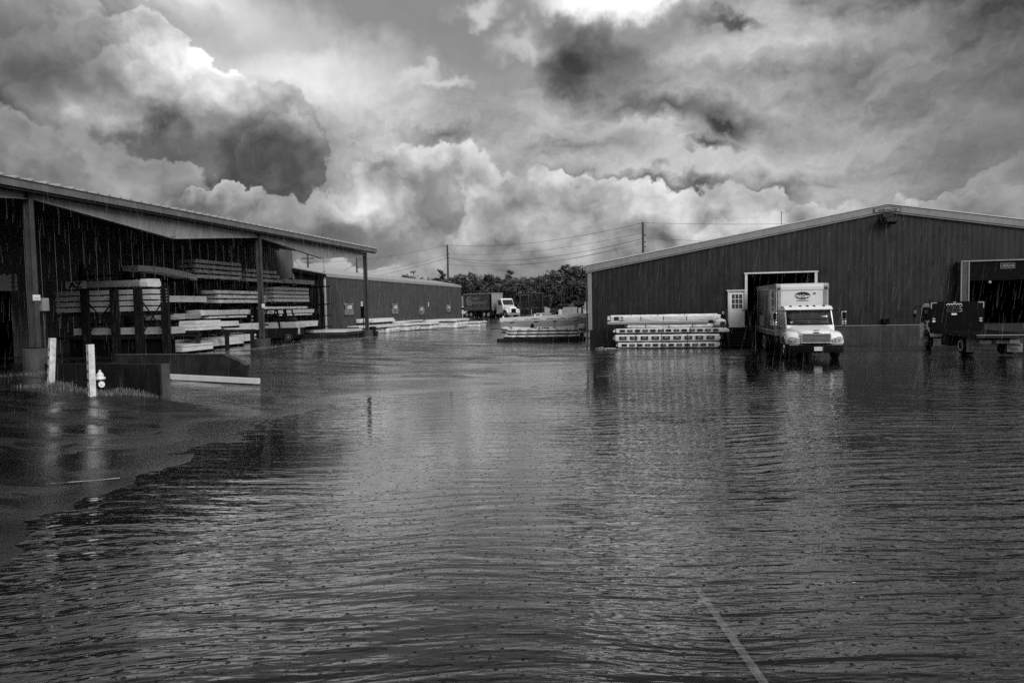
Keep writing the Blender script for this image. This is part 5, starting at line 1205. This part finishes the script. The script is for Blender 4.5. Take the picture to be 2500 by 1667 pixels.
# ------------------------------------------------------------------ bundled pipe cartons against the warehouse wall
G6 = 'pipe bundles against the warehouse wall'
gp = gz(1, 40.4)
def bundle(label, x0, x1, y0, y1, z0, z1, nlab, m='wrap_white', big=False, droop=0):
    t = thing('pipe_bundle', label, 'pipe bundle', ((x0+x1)/2, (y0+y1)/2, z0), group=G6, world=True)
    h = z1-z0; secs = []
    for q in range(15):
        x = x0+(x1-x0)*q/14; dz = droop*math.sin(math.pi*q/14)
        j = lambda: RR.uniform(-.012, .012)
        secs.append([(x, y0+.02+j(), z0+dz), (x, y0+j(), z0+h*.25+dz), (x, y0+j(), z0+h*.8+dz), (x, y0+.05+j(), z1+dz+j()), (x, y1-.05, z1+dz+j()), (x, y1, z0+h*.7+dz), (x, y1-.02, z0+dz)])
    obj('wrapping', MB().loft([s[::-1] for s in secs]), m, t)
    for k in range(4):
        for e, s in ((x0, -1), (x1, 1)):
            yy = y0+.08+(y1-y0-.16)*(k+.5)/4; zz = z0+h*(.35+.3*(k % 2)); ln = RR.uniform(.05, .22)
            obj('pipe_end', MB().lathe([(h*.20, min(e, e+s*ln)), (h*.22, (2*e+s*ln)/2), (h*.20, max(e, e+s*ln))], 'x', (0, yy, zz), 10), 'pipe_white', t)
    for k in range(nlab):
        w = (x1-x0-.3)/nlab; xa = x0+.15+k*w; zz = droop*math.sin(math.pi*(k+.5)/nlab)
        lb = obj('carton_label', MB().box(xa+w*.12, xa+w*.80, y0-.022, y0-.013, z0+h*.24+zz, z0+h*.76+zz), 'print_black', t)
        if big or k % 2: obj('label_text', MB().box(xa+w*.32, xa+w*.60, y0-.027, y0-.0225, z0+h*.56+zz, z0+h*.66+zz), 'print_grey', lb); obj('label_text', MB().box(xa+w*.25, xa+w*.68, y0-.027, y0-.0225, z0+h*.40+zz, z0+h*.45+zz), 'print_grey', lb)
    for q in (.2, .45, .7): xx = x0+(x1-x0)*q; zz = droop*math.sin(math.pi*q); obj('strap', MB().box(xx-.012, xx+.012, y0-.029, y0-.014, z0+zz, z1+zz+.01), 'steel_dark', t)
bundle('lowest bundle of the pipe stack, with a row of small black labels', -1.85, 3.75, 40.0, 40.7, gp+.06, gp+.34, 12)
bundle('second bundle of the pipe stack, with the largest black labels', -2.0, 3.80, 39.98, 40.7, gp+.42, gp+.80, 9, big=True)
bundle('third bundle of the pipe stack, with small labels under the loose film', -1.95, 4.0, 40.0, 40.7, gp+.90, gp+1.16, 13)
sp = thing('spacer_timbers', 'dark spacer timbers between the pipe bundles', 'timbers', (1, 40.3, gp), world=True)
for z in (0, .345, .81): obj('spacer', MB().box(-1.7, 3.6, 40.08, 40.62, gp+z, gp+z+.075), 'wood_dark', sp)
bundle('fourth bundle of the pipe stack, slack in torn plastic film', -1.3, 3.9, 40.02, 40.7, gp+1.20, gp+1.40, 0, m='wood_wrap', droop=-.03)
bd = thing('channel_length', 'long pale channel lying across the upper pipe stack', 'channel', (.4, 40.1, gp+1.4), world=True)
obj('channel', MB().box(-2.45, 3.2, 39.97, 40.25, gp+1.42, gp+1.56), 'wood_mid', bd); obj('channel_lip', MB().box(-2.45, 3.2, 39.955, 39.969, gp+1.535, gp+1.575), 'print_white', bd)
bundle('top bundle of the pipe stack, wrapped in creased clear film', -1.55, 3.55, 40.0, 40.55, gp+1.58, gp+1.86, 0, m='wrap_white')
bundle('long bundle behind the top of the pipe stack, with small dark slots', -2.3, 3.75, 40.58, 41.05, gp+1.55, gp+1.93, 14, m='wood_wrap')
bt = thing('crushed_carton', 'crushed pale carton end hanging off the right of the pipe stack', 'carton', (3.9, 40.2, gp+1), world=True)
obj('flap', lumpy(3.5, 4.15, 39.95, 40.5, gp+1.25, gp+1.62, .05, 4, 4, 3, 5), 'wrap_white', bt, smooth=True); obj('flap', lumpy(3.7, 4.3, 39.95, 40.5, gp+.88, gp+1.12, .05, 4, 4, 3, 8), 'wrap_white', bt, smooth=True)
obj('label', MB().box(3.85, 4.1, 39.90, 39.93, gp+1.3, gp+1.48), 'print_black', bt)
sc = thing('plastic_scraps', 'torn white plastic scraps on the wet ground left of the pipe stack', 'plastic scraps', (-2.7, 39.5, gz(-2.7, 39.5)), world=True)
for k in range(6):
    x, y = -2.9+k*.18, 39.7-.07*k; z = gz(x, y); obj('scrap', MB().beam((x-.2, y, z+.02), (x+.2, y-.1, z+.03+RR.uniform(0, .08)), .12, .02), 'wrap_white', sc)

# ------------------------------------------------------------------ low walls, posts, hydrant, verge
w = thing('low_ramp_wall', 'dark low concrete wall behind the white posts and hydrant', 'wall', (-18, 19, .4), world=True)
a, b = Vector((-14.2, 17.8, 0)), Vector((-25.6, 23.4, 0)); d = (b-a).normalized(); nn = Vector((-d.y, d.x, 0))*.11
obj('wall_body', MB().loft([[a-nn+_z*-.2, a+nn+_z*-.2, a+nn+_z*1.17, a-nn+_z*1.17], [b-nn+_z*0, b+nn+_z*0, b+nn+_z*.74, b-nn+_z*.74]]), 'concrete_dark', w)
obj('wall_end', MB().loft([[a-d*.10-nn*1.15+_z*-.2, a-d*.10+nn*1.15+_z*-.2, a-d*.06+nn*1.1+_z*1.18, a-d*.06-nn*1.1+_z*1.18], [a+d*.05-nn*1.15+_z*-.2, a+d*.05+nn*1.15+_z*-.2, a+d*.05+nn*1.1+_z*1.185, a+d*.05-nn*1.1+_z*1.185]]), 'concrete', w)
w = thing('ramp_side_wall', 'dark low wall with a sloping broken end behind the white beam', 'wall', (-17.4, 23.1, .3), world=True)
obj('wall_body', MB().prism([(-20.5, 0), (-14.95, 0), (-14.85, .62), (-15.15, .80), (-15.75, 1.06), (-20.5, 1.08)], 'y', 22.95, 23.2), 'concrete_dark', w)
obj('wall_coping', MB().prism([(-20.5, 1.082), (-15.78, 1.066), (-15.14, .81), (-14.86, .64), (-14.82, .67), (-15.10, .86), (-15.76, 1.10), (-20.5, 1.115)], 'y', 22.93, 23.22), 'concrete', w)
w = thing('white_beam', 'long white beam lying on the wet ground before the ramp wall', 'beam', (-15.2, 21.2, gz(-15.2, 21.2)), world=True)
obj('beam', MB().beam((-17.2, 21.4, gz(-17.2, 21.4)+.10), (-13.25, 21.25, gz(-13.25, 21.25)+.14), .14, .19), 'trim_white', w, bevel=.01)
for x in (-16.8, -15.2, -13.7): obj('block', MB().box(x-.08, x+.08, 21.2, 21.5, gz(x, 21.3)-.05, gz(x, 21.3)+.03), 'wood_dark', w)
for (x, y, h, lean, lab) in ((-17.45, 17.0, 1.52, .10, 'leaning white timber post, nearer the canopy column'), (-15.35, 16.3, 1.44, .015, 'upright white timber post beside the fire hydrant')):
    g = gz(x, y); p = thing('timber_post', lab, 'post', (x, y, g), group='white timber posts', world=True)
    s = .095; c45 = math.radians(20)
    R = [(s*1.2*math.cos(c45+k*math.pi/2), s*1.2*math.sin(c45+k*math.pi/2)) for k in range(4)]
    dirr = _r0*lean
    lo = [Vector((x+q[0], y+q[1], g-.25)) for q in R]; hi = [Vector((x+q[0], y+q[1], g+h))+dirr*h*1.0 for q in R]
    obj('shaft', MB().loft([lo, hi]), 'post_white', p, bevel=.012)
    for k in range(5): obj('scar', MB().lathe([(.0, -.05), (.02, -.02), (.012, .04), (0, .06)], 'z', tuple(Vector((x, y, g+.2+.25*k))+dirr*(.2+.25*k)-_f0*.098-_r0*(.05-.01*k)), 6), 'print_black', p)
hx, hy = -15.75, 17.05; g = gz(hx, hy)
h = thing('fire_hydrant', 'white fire hydrant half hidden by the upright post', 'hydrant', (hx, hy, g)); h.scale = (.72, .72, .80)
obj('barrel', MB().lathe([(.17, -.1), (.17, .06), (.11, .10), (.10, .48), (.12, .52)], 'z', (0, 0, 0), 16), 'steel_dark', h, smooth=False)
obj('bonnet', MB().lathe([(.19, .46), (.20, .50), (.19, .53), (.14, .56), (.13, .64), (.09, .70), (.05, .73), (.045, .80), (.0, .81)], 'z', (0, 0, 0), 18), 'paint_white', h)
nz = obj('outlet', MB().tube((0, 0, .30), tuple(Vector((.18, -.15, .30))), .075, n=14), 'steel_dark', h)
dv = Vector((.18, -.15, 0)).normalized(); obj('outlet_cap', MB().tube(tuple(Vector((0, 0, .30))+dv*.22), tuple(Vector((0, 0, .30))+dv*.33), .115, n=16).tube(tuple(Vector((0, 0, .30))+dv*.33), tuple(Vector((0, 0, .30))+dv*.37), .035, n=5), 'paint_white', h)
def verge():
    rs = random.Random(3); mb = MB(); n = 0
    for (cx, cy, rx, ry, cnt, hh) in ((-16.9, 16.75, .45, .25, 380, .30), (-14.9, 17.15, .5, .22, 260, .22), (-15.8, 16.9, 1.2, .45, 420, .13), (-14.4, 17.2, .5, .25, 160, .12), (-18.5, 17.8, 1.1, .5, 240, .12), (-15.3, 16.55, .3, .15, 90, .16)):
        for _ in range(cnt):
            x = cx+rs.gauss(0, .5)*rx; y = cy+rs.gauss(0, .5)*ry; z = gz_fast(x, y); a = rs.uniform(0, 6.28); h = hh*rs.uniform(.5, 1.2); l = rs.uniform(.05, .9)*h
            dx, dy = math.cos(a), math.sin(a); w = .007
            mb._a([(x-dy*w, y+dx*w, z-.01), (x+dy*w, y-dx*w, z-.01), (x+dx*l*.5+dy*w*.7, y+dy*l*.5-dx*w*.7, z+h*.7), (x+dx*l*.5-dy*w*.7, y+dy*l*.5+dx*w*.7, z+h*.7), (x+dx*l, y+dy*l, z+h*.8)], [(0, 1, 2, 3), (3, 2, 4)])
    o = obj('verge_grass', mb, 'grass'); tag(o, 'rough wet grass and weeds round the posts and hydrant', 'grass', kind='stuff')
_gc = {}
def gz_fast(x, y):
    k = (round(x*5), round(y*5))
    if k not in _gc: _gc[k] = gz(k[0]/5, k[1]/5)
    return _gc[k]
verge()
def markings():
    def strip(p, q, w, n, name):
        mb = MB(); P, Q = Vector((*p, 0)), Vector((*q, 0)); d = (Q-P).normalized(); s = Vector((-d.y, d.x, 0))*w/2
        for k in range(n+1):
            c = P+(Q-P)*k/n
            for e in (-1, 1):
                v = c+s*e; mb.v.append((v.x, v.y, gz(v.x, v.y)+.02))
        mb.f = [(2*k, 2*k+2, 2*k+3, 2*k+1)[::-1] for k in range(n)]
        o = obj(name, mb, 'road_paint'); tag(o, kind='structure')
    strip((.42, 6.75), (.88, 4.7), .07, 20, 'painted_line')
    strip((-9.3, 8.9), (-8.5, 9.5), .04, 12, 'painted_line')
    strip((-8.6, 31.5), (-3.2, 37.5), .10, 30, 'painted_line')
def road_paint():
    m = bpy.data.materials.new('road_paint'); m.use_nodes = True; MATS['road_paint'] = m
    t = NT(m.node_tree); p = t.n['Principled BSDF']; P = t.new('ShaderNodeNewGeometry').outputs['Position']
    wear = t.ramp(t.noise(P, 3.0, 7, .75), .34, .60)
    c = t.mix(wear, .03, .62); cc = t.new('ShaderNodeCombineColor')
    for i in range(3): t.put(cc.inputs[i], c)
    t.l.new(cc.outputs[0], p.inputs['Base Color']); p.inputs['Roughness'].default_value = .3
road_paint(); markings()

# ------------------------------------------------------------------ trees at the back of the yard
def crown_mesh(name, seed, kind):
    r = random.Random(seed); mb = MB()
    clumps = []
    if kind == 'leaf':
        lobes = [(r.uniform(-1.9, 1.9), r.uniform(-1.9, 1.9), r.uniform(4.2, 8.6), r.uniform(1.0, 1.9)) for _ in range(9)]
        for (cx, cy, cz, rad) in lobes:
            for _ in range(9):
                u = Vector((r.gauss(0, 1), r.gauss(0, 1), r.gauss(0, .9))).normalized()*rad*r.uniform(.55, 1.0)
                clumps.append((cx+u.x, cy+u.y, cz+u.z, r.uniform(.40, .75)))
        for _ in range(28): clumps.append((r.uniform(-2.4, 2.4), r.uniform(-2.4, 2.4), r.uniform(1.6, 4.6), r.uniform(.4, .7)))
        size = (.09, .21); per = 44
    else:
        for k in range(26):
            z = 3.0+6.6*k/26+r.uniform(-.2, .2); a = r.uniform(0, 6.28); L = (2.1*(1-k/30)+.3)*r.uniform(.5, 1.1)
            for q in (.55, .8, 1.0): clumps.append((math.cos(a)*L*q, math.sin(a)*L*q, z+.25*q, .34))
        size = (.06, .18); per = 30
    for (cx, cy, cz, rad) in clumps:
        for _ in range(per):
            p = Vector((cx, cy, cz))+Vector((r.gauss(0, .5), r.gauss(0, .5), r.gauss(0, .42)))*rad
            n = Vector((r.gauss(0, 1), r.gauss(0, 1), r.gauss(0, 1)+.5)).normalized(); t1 = n.orthogonal().normalized(); t2 = n.cross(t1); s = r.uniform(*size)
            mb._a([p-t1*s-t2*s*.6, p+t1*s-t2*s*.4, p+t1*s*.7+t2*s, p-t1*s*.8+t2*s*.6], [(0, 1, 2, 3)])
    me = bpy.data.meshes.new(name); me.from_pydata(mb.v, [], mb.f); me.materials.append(M('leaves' if kind == 'leaf' else 'needles')); return me
def trunk_mesh(name, seed, kind):
    r = random.Random(seed); mb = MB(); pts = [Vector((0, 0, -.4))]
    H = 7.0 if kind == 'leaf' else 9.6
    for k in range(5): pts.append(Vector((r.uniform(-.15, .15)*k*.5, r.uniform(-.15, .15)*k*.5, H*(k+1)/5)))
    for k in range(5): mb.tube(pts[k], pts[k+1], .20*(1-k/6), .20*(1-(k+1)/6), 7, cap=False)
    for _ in range(9 if kind == 'leaf' else 14):
        z = r.uniform(.3, .95)*H; a = r.uniform(0, 6.28); L = r.uniform(1.0, 2.2)*(1-.4*z/H); b = Vector((0, 0, z)); mb.tube(b, b+Vector((math.cos(a)*L, math.sin(a)*L, L*.6)), .06, .02, 5, cap=False)
    me = bpy.data.meshes.new(name); me.from_pydata(mb.v, [], mb.f); me.materials.append(M('bark')); return me
LEAF = [(crown_mesh('crown', 20+i, 'leaf'), trunk_mesh('trunk', 40+i, 'leaf')) for i in range(5)]
PINE = [(crown_mesh('crown', 60+i, 'pine'), trunk_mesh('trunk', 80+i, 'pine')) for i in range(3)]
def tree(kind, x, y, H, w, label, i):
    z = gz(x, y); t = thing('pine_tree' if kind == 'pine' else 'leafy_tree', label, 'tree', (x, y, z), rz=i*1.7, group='trees behind the yard')
    c, tr = (PINE if kind == 'pine' else LEAF)[i % (3 if kind == 'pine' else 5)]
    s = H/9.9
    for nm, me in (('crown', c), ('trunk', tr)):
        o = bpy.data.objects.new(nm, me); link(o, t); o.scale = (s*w, s*w, s)
tops = [(-64, 9.0), (-60, 9.4), (-56.3, 10.9), (-53.5, 10.9), (-50, 12.0), (-46.8, 10.8), (-44.2, 11.0), (-42.2, 11.1), (-39.8, 9.6), (-37.2, 10.5), (-35.2, 10.0), (-33.1, 11.4), (-30.6, 9.9), (-27.4, 10.0), (-25.2, 10.3), (-23.2, 10.5), (-21.2, 11.5), (-19.2, 12.2), (-16.8, 11.7), (-14.3, 12.0), (-11.8, 11.6), (-9.0, 11.8), (-5.5, 11.4), (-1.5, 11.0), (3, 11.2), (8, 10.8)]
words = ['first', 'second', 'third', 'fourth', 'fifth', 'sixth', 'seventh', 'eighth', 'ninth', 'tenth', 'eleventh', 'twelfth', 'thirteenth', 'fourteenth', 'fifteenth', 'sixteenth', 'seventeenth', 'eighteenth', 'nineteenth', 'twentieth', 'twenty-first', 'twenty-second', 'twenty-third', 'twenty-fourth', 'twenty-fifth', 'twenty-sixth']
rt = random.Random(9)
for i, (x, z) in enumerate(tops):
    kind = 'pine' if i in (4, 7, 11, 17) else 'leaf'
    tree(kind, x, 160+rt.uniform(-2, 3), z-1.1, rt.uniform(1.25, 1.6) if kind == 'leaf' else 1.1, ('dark pine with feathery top, ' if kind == 'pine' else 'dark leafy tree, ')+words[i]+' from the left in the back row', i)
n = 0
for i in range(20):
    x = -60+i*3.2+rt.uniform(-.8, .8); tree('leaf', x, 151+rt.uniform(-2.5, 2.5), rt.uniform(6.4, 8.6), 1.5, 'lower leafy tree, '+words[i]+' from the left in the front row', i+3)

# ------------------------------------------------------------------ poles and wires
def pole(name, label, x, y, top, r=.16, extra=None):
    t = thing(name, label, 'utility pole', (x, y, gz(x, y)), world=True)
    obj('shaft', MB().tube((x, y, gz(x, y)-.5), (x, y, top), r*1.25, r*.8, 10), 'pole_wood', t)
    obj('ridge_cap', MB().tube((x, y, top), (x, y, top+.10), r*.5, r*.3, 8), 'steel_dark', t)
    for z in (top-1.6, top-2.4, top-3.0): obj('insulator', MB().lathe([(.02, 0), (.09, .03), (.05, .1), (.09, .14), (.03, .2)], 'z', (x+r+.08, y, z), 8), 'steel_dark', t)
    return t
P1, P2, P3 = (-36.05, 120, 13.9), (-.8, 85, 12.4), (-44.8, 100, 10.6)
pole('utility_pole', 'dark wooden utility pole rising beyond the far end of the shed', *P1, r=.19)
pole('utility_pole', 'dark wooden utility pole rising behind the warehouse roof', *P2, r=.16)
pole('utility_pole', 'dark pole seen under the canopy girder above the grey roofs', *P3, r=.15)
tp = pole('transformer_pole', 'pole with a grey transformer seen under the canopy girder', -50.4, 95, 11.2, r=.16)
obj('transformer', MB().lathe([(.05, 7.85), (.30, 7.9), (.34, 8.0), (.34, 8.75), (.28, 8.85), (.05, 8.9)], 'z', (-51.0, 94.7, 0), 14), 'trim_light', tp, smooth=True)
obj('bracket', MB().box(-50.8, -50.35, 94.7, 94.9, 8.2, 8.35), 'steel_dark', tp)
obj('crossarm', MB().box(-51.4, -49.4, 94.9, 95.05, 10.3, 10.45), 'pole_wood', tp)
def wire(label, a, b, sag, r=.022):
    a, b = Vector(a), Vector(b); n = 22
    pts = [a.lerp(b, k/n)-_z*sag*4*(k/n)*(1-k/n) for k in range(n+1)]
    o = obj('power_line', MB().path(pts, r*.8, 5), 'wire'); tag(o, label, 'power line', 'power lines')
wire('highest wire between the shed pole and the warehouse pole', P1, P2, 1.1, .026)
wire('second wire below the top between the two tall poles', (-36.05, 120, 12.3), (-.8, 85, 11.2), 1.0)
wire('thick third wire between the two tall poles', (-36.05, 120, 11.6), (-.8, 85, 10.5), 1.4, .03)
wire('fourth wire between the two tall poles', (-36.05, 120, 11.5), (-.8, 85, 10.2), 1.9)
wire('lowest wire between the two tall poles', (-36.05, 120, 10.5), (-.8, 85, 9.9), 1.3)
wire('top wire running left from the shed pole over the canopy end', P1, (-70, 125, 12.2), 1.0, .024)
wire('second wire running left from the shed pole', (-36.05, 120, 12.2), (-62, 128, 9.0), .5)
wire('third wire running left from the shed pole towards the roofs', (-36.05, 120, 11.6), (-62, 130, 8.3), .5, .028)
wire('service wire hanging from the transformer pole', (-50.4, 95, 8.4), (-44.8, 100, 9.9), 1.2, .03)
wire('service wire from the back wall to the transformer pole', (-32.5, 58, 8.0), (-50.4, 95, 8.6), .6, .025)
wire('top wire running right from the warehouse pole', P2, (42, 97, 13.0), .6, .024)
wire('lower wire running right from the warehouse pole', (-.8, 85, 10.6), (42, 97, 9.5), .6)
lp = thing('yard_light', 'small floodlight on a thin pole above the shed roof line', 'yard light', (-44.4, 125, gz(-44.4, 125)), world=True)
obj('pole', MB().tube((-44.4, 125, .5), (-44.4, 125, 9.3), .09), 'trim_light', lp)
obj('lamp_head', MB().prism([(124.6, 9.25), (124.5, 9.6), (125.2, 9.8), (125.3, 9.4)], 'x', -44.9, -44.0), 'trim_light', lp)
aw = thing('roof_aerial', 'thin whip aerial rising above the end of the canopy roof', 'aerial', (-26.9, 60, 6.2), world=True)
obj('mast', MB().tube((-30.2, 60, 6.1), (-26.9+.0, 60, 9.6) if False else (-30.2, 60, 9.9), .018), 'wire', aw); obj('base', MB().box(-30.3, -30.1, 59.9, 60.1, 6.0, 6.3), 'steel_dark', aw)

# ------------------------------------------------------------------ far yard stock
for ti, (x0, x1, y, hh, w) in enumerate(((-23.9, -22.2, 126, 1.25, 'left'), (-22.6, -20.4, 131, 1.42, 'right'))):
    for k in range(3):
        z = gz(x0, y)+k*hh; t = thing('storage_crate', ['lowest', 'middle', 'topmost'][k]+' crate of the '+w+' dark tower beyond the white tractor cab', 'crate', ((x0+x1)/2, y, z), group='dark crate towers', world=True)
        obj('case', MB().box(x0, x1, y, y+2, z+.06, z+hh-.02), 'steel_dark', t)
        for xx in (x0, x1-.1): obj('corner_post', MB().box(xx, xx+.1, y-.05, y-.001, z, z+hh), 'column', t)
        obj('rim', MB().box(x0, x1, y-.06, y+2.02, z+hh-.018, z+hh+.03) if k == 2 else MB().box(x0, x1, y-.06, y-.002, z+hh-.1, z+hh-.03), 'trim_light' if k == 2 else 'column', t)
for i, (x0, x1, y, z1, m, lab) in enumerate(((-13.9, -11.7, 110, 1.5, 'wood_mid', 'grey timber block left of the warehouse corner'), (-11.3, -9.0, 119, 2.3, 'wood_mid', 'high grey timber block behind the warehouse corner'), (-10.0, -8.0, 106, 1.0, 'wood_light', 'pale timber block nearest the warehouse corner'), (-14.6, -13.95, 109.8, 1.15, 'wood_light', 'small white-ended timber block beside the grey one'))):
    g = gz(x0, y)-.05; pack(lab, 'timber blocks in the far yard', x0, x1, y, y+1.6, g+.1, g+z1, 'boards', 'x', m, nl=5, nw=3)
lg = thing('timber_pile', 'low pile of long dark timbers at the foot of the trees', 'timber pile', (-20, 128, gz(-20, 128)), world=True)
for k in range(7): zz = gz(-19, 128)+.1+.12*(k % 3); obj('timber', MB().beam((-22+k*.4, 127.4+k*.15, zz), (-15.5-k*.3, 127.8+k*.15, zz+.05), .25, .14), 'wood_mid', lg)
wt = thing('box_trailer', 'pale box trailer half hidden behind the shed corner', 'trailer', (-37, 128, gz(-37, 128)), world=True)
g = gz(-37, 128); obj('body', MB().box(-43, -33.6, 128, 130.5, g+1.7, g+3.9), 'trim_light', wt, bevel=.05); obj('skirt', MB().box(-43, -33.6, 128.1, 130.4, g+.9, g+1.699), 'steel_dark', wt)
for x in (-35.0, -36.3, -41): obj('wheel', MB().lathe([(.3, 0), (.5, .03), (.5, .3), (.3, .33)], 'y', (x, 127.95, g+.5), 16), 'rubber', wt)
cn = thing('traffic_cone', 'small pale cone standing right of the grey utility vehicle', 'cone', (-12.6, 118, gz(-12.6, 118)), world=True)
g = gz(-12.6, 118); obj('cone', MB().lathe([(.2, g), (.05, g+.9), (0, g+.92)], 'z', (-12.6, 118, 0), 12), 'print_white', cn); obj('base', MB().box(-12.85, -12.35, 117.75, 118.25, g-.02, g+.04), 'black', cn)
wb = thing('black_bin', 'small black barrel beside the last canopy pier', 'barrel', (-24.0, 56.6, .2), world=True)
g = gz(-23.4, 54.3); obj('drum', MB().lathe([(.25, g-.05), (.27, g+.05), (.26, g+.4), (.27, g+.75), (.25, g+.8)], 'z', (-23.2, 54.6, 0), 14), 'black', wb); obj('lid', MB().lathe([(.27, g+.8), (.26, g+.84), (.0, g+.85)], 'z', (-23.2, 54.6, 0), 14), 'steel_dark', wb)

# ------------------------------------------------------------------ rain: falling drops as fine needles, splashes under the eaves
def rain_mat():
    m = bpy.data.materials.new('rain_drop'); m.use_nodes = True; MATS['rain_drop'] = m
    t = NT(m.node_tree); t.n.clear()
    tr = t.new('ShaderNodeBsdfTransparent'); df = t.new('ShaderNodeBsdfTranslucent'); df.inputs[0].default_value = (.85, .85, .85, 1)
    d2 = t.new('ShaderNodeBsdfDiffuse'); d2.inputs[0].default_value = (.85, .85, .85, 1)
    ad = t.new('ShaderNodeMixShader'); ad.inputs[0].default_value = .5; t.l.new(df.outputs[0], ad.inputs[1]); t.l.new(d2.outputs[0], ad.inputs[2])
    mx = t.new('ShaderNodeMixShader'); mx.inputs[0].default_value = 0.12; t.l.new(tr.outputs[0], mx.inputs[1]); t.l.new(ad.outputs[0], mx.inputs[2])
    o = t.new('ShaderNodeOutputMaterial'); t.l.new(mx.outputs[0], o.inputs['Surface'])
rain_mat()
def needles(items):
    """items: (x, y, z, length, radius, lean x, lean y) -> one mesh of three-sided slivers"""
    A = np.array(items); n = len(A); b = A[:, :3]; L = A[:, 3:4]; r = A[:, 4:5]
    d = np.concatenate([A[:, 5:7], np.ones((n, 1))], 1); t = b+d*L
    vs = []
    for P, k in ((b, .7), (t, .25)):
        for q in range(3):
            a = q*2.094; vs.append(P+np.concatenate([np.cos(a)*r*k, np.sin(a)*r*k, np.zeros((n, 1))], 1))
    V = np.stack(vs, 1).reshape(-1, 3); base = np.arange(n)[:, None]*6
    F = np.concatenate([base+np.array([[q, (q+1) % 3, 3+(q+1) % 3, 3+q]]) for q in range(3)], 0)
    mb = MB(); mb.v = V.tolist(); mb.f = F.tolist(); return mb
def rain():
    rs = np.random.RandomState(8); it = []
    for (n, y0, y1, L0, L1, r0, r1) in ((5200, 14, 50, .25, .7, .0035, .0065), (1500, 6, 16, .12, .32, .0009, .0016), (6500, 40, 100, .4, 1.0, .007, .012)):
        y = y0+(y1-y0)*rs.rand(n)**.8; x = (rs.rand(n)*2-1)*(.95*y+4)-.2*y; z = rs.rand(n)*11*np.clip(y/26, .3, 1)
        lx = .10+.05*rs.randn(n)+.12*np.clip(x/30, -1, 1)
        keep = ~((x < -23) & (y < 57) & (y > -5)) & ~((x > -3.7) & (y > 41.8))
        it.append(np.stack([x, y, z, L0+(L1-L0)*rs.rand(n), r0+(r1-r0)*rs.rand(n), lx, .05*rs.randn(n)], 1)[keep])
    o = obj('rain', needles(np.concatenate(it)), 'rain_drop'); tag(o, 'falling rain over the whole yard', 'rain', kind='stuff')
    # water running off the canopy eave in threads
    n = 110; y = 8+46.3*rs.rand(n); z = rs.rand(n)**1.3*7.0+.3
    A = np.stack([-22.40+.05*rs.randn(n), y, z, .15+.4*rs.rand(n), .0018+.0022*rs.rand(n), .01*rs.randn(n), .01*rs.randn(n)], 1)
    o = obj('eave_runoff', needles(A), 'rain_drop'); tag(o, 'rain water dripping off the canopy eave', 'runoff', kind='stuff')
    # splash crowns thrown up where it lands, and on the sheet tops along the shed
    it = []
    def splash(n, xf, yf, zf, h, r):
        x, y = xf(n), yf(n); z = zf(x, y); it.append(np.stack([x, y, z, h*rs.rand(n)**2+.01, r*(.5+rs.rand(n)), .5*rs.randn(n), .5*rs.randn(n)], 1))
    splash(5200, lambda n: -22.40+.16*rs.randn(n), lambda n: 10+44.5*rs.rand(n), ground_z, .12, .006)
    splash(1200, lambda n: -28.2+1.2*rs.rand(n), lambda n: 57+40*rs.rand(n), lambda x, y: np.full(x.shape, 1.0)+.7*rs.rand(len(x))**3, .3, .012)
    splash(2600, lambda n: -8+30*rs.rand(n), lambda n: 26+14*rs.rand(n), lambda x, y: np.maximum(ground_z(x, y), 0), .04, .005)
    splash(2200, lambda n: -20+14*rs.rand(n), lambda n: 14+30*rs.rand(n), lambda x, y: np.maximum(ground_z(x, y), 0), .04, .004)
    o = obj('rain_splash', needles(np.concatenate(it)), 'rain_drop'); tag(o, 'small splashes of rain on the ground and sheet tops', 'splash', kind='stuff')
rain()

def litter():
    rs = random.Random(21); mb = MB()
    for _ in range(16):
        y = rs.uniform(4.5, 30); x = rs.uniform(-.75, .75)*y-.2*y+1
        if float(shore_sd(np.array([x]), np.array([y]))[0]) > -.4: continue
        a = rs.uniform(0, 6.28); L = rs.uniform(.01, .03); w = L*rs.uniform(.12, .4); dx, dy = math.cos(a), math.sin(a)
        mb._a([(x-dx*L, y-dy*L, .006), (x-dy*w, y+dx*w, .010), (x+dx*L, y+dy*L, .006), (x+dy*w, y-dx*w, .009)], [(3, 2, 1, 0)])
    o = obj('floating_litter', mb, 'wood_light'); tag(o, 'tiny pale leaves and chips floating on the flood water', 'litter', kind='stuff')
litter()
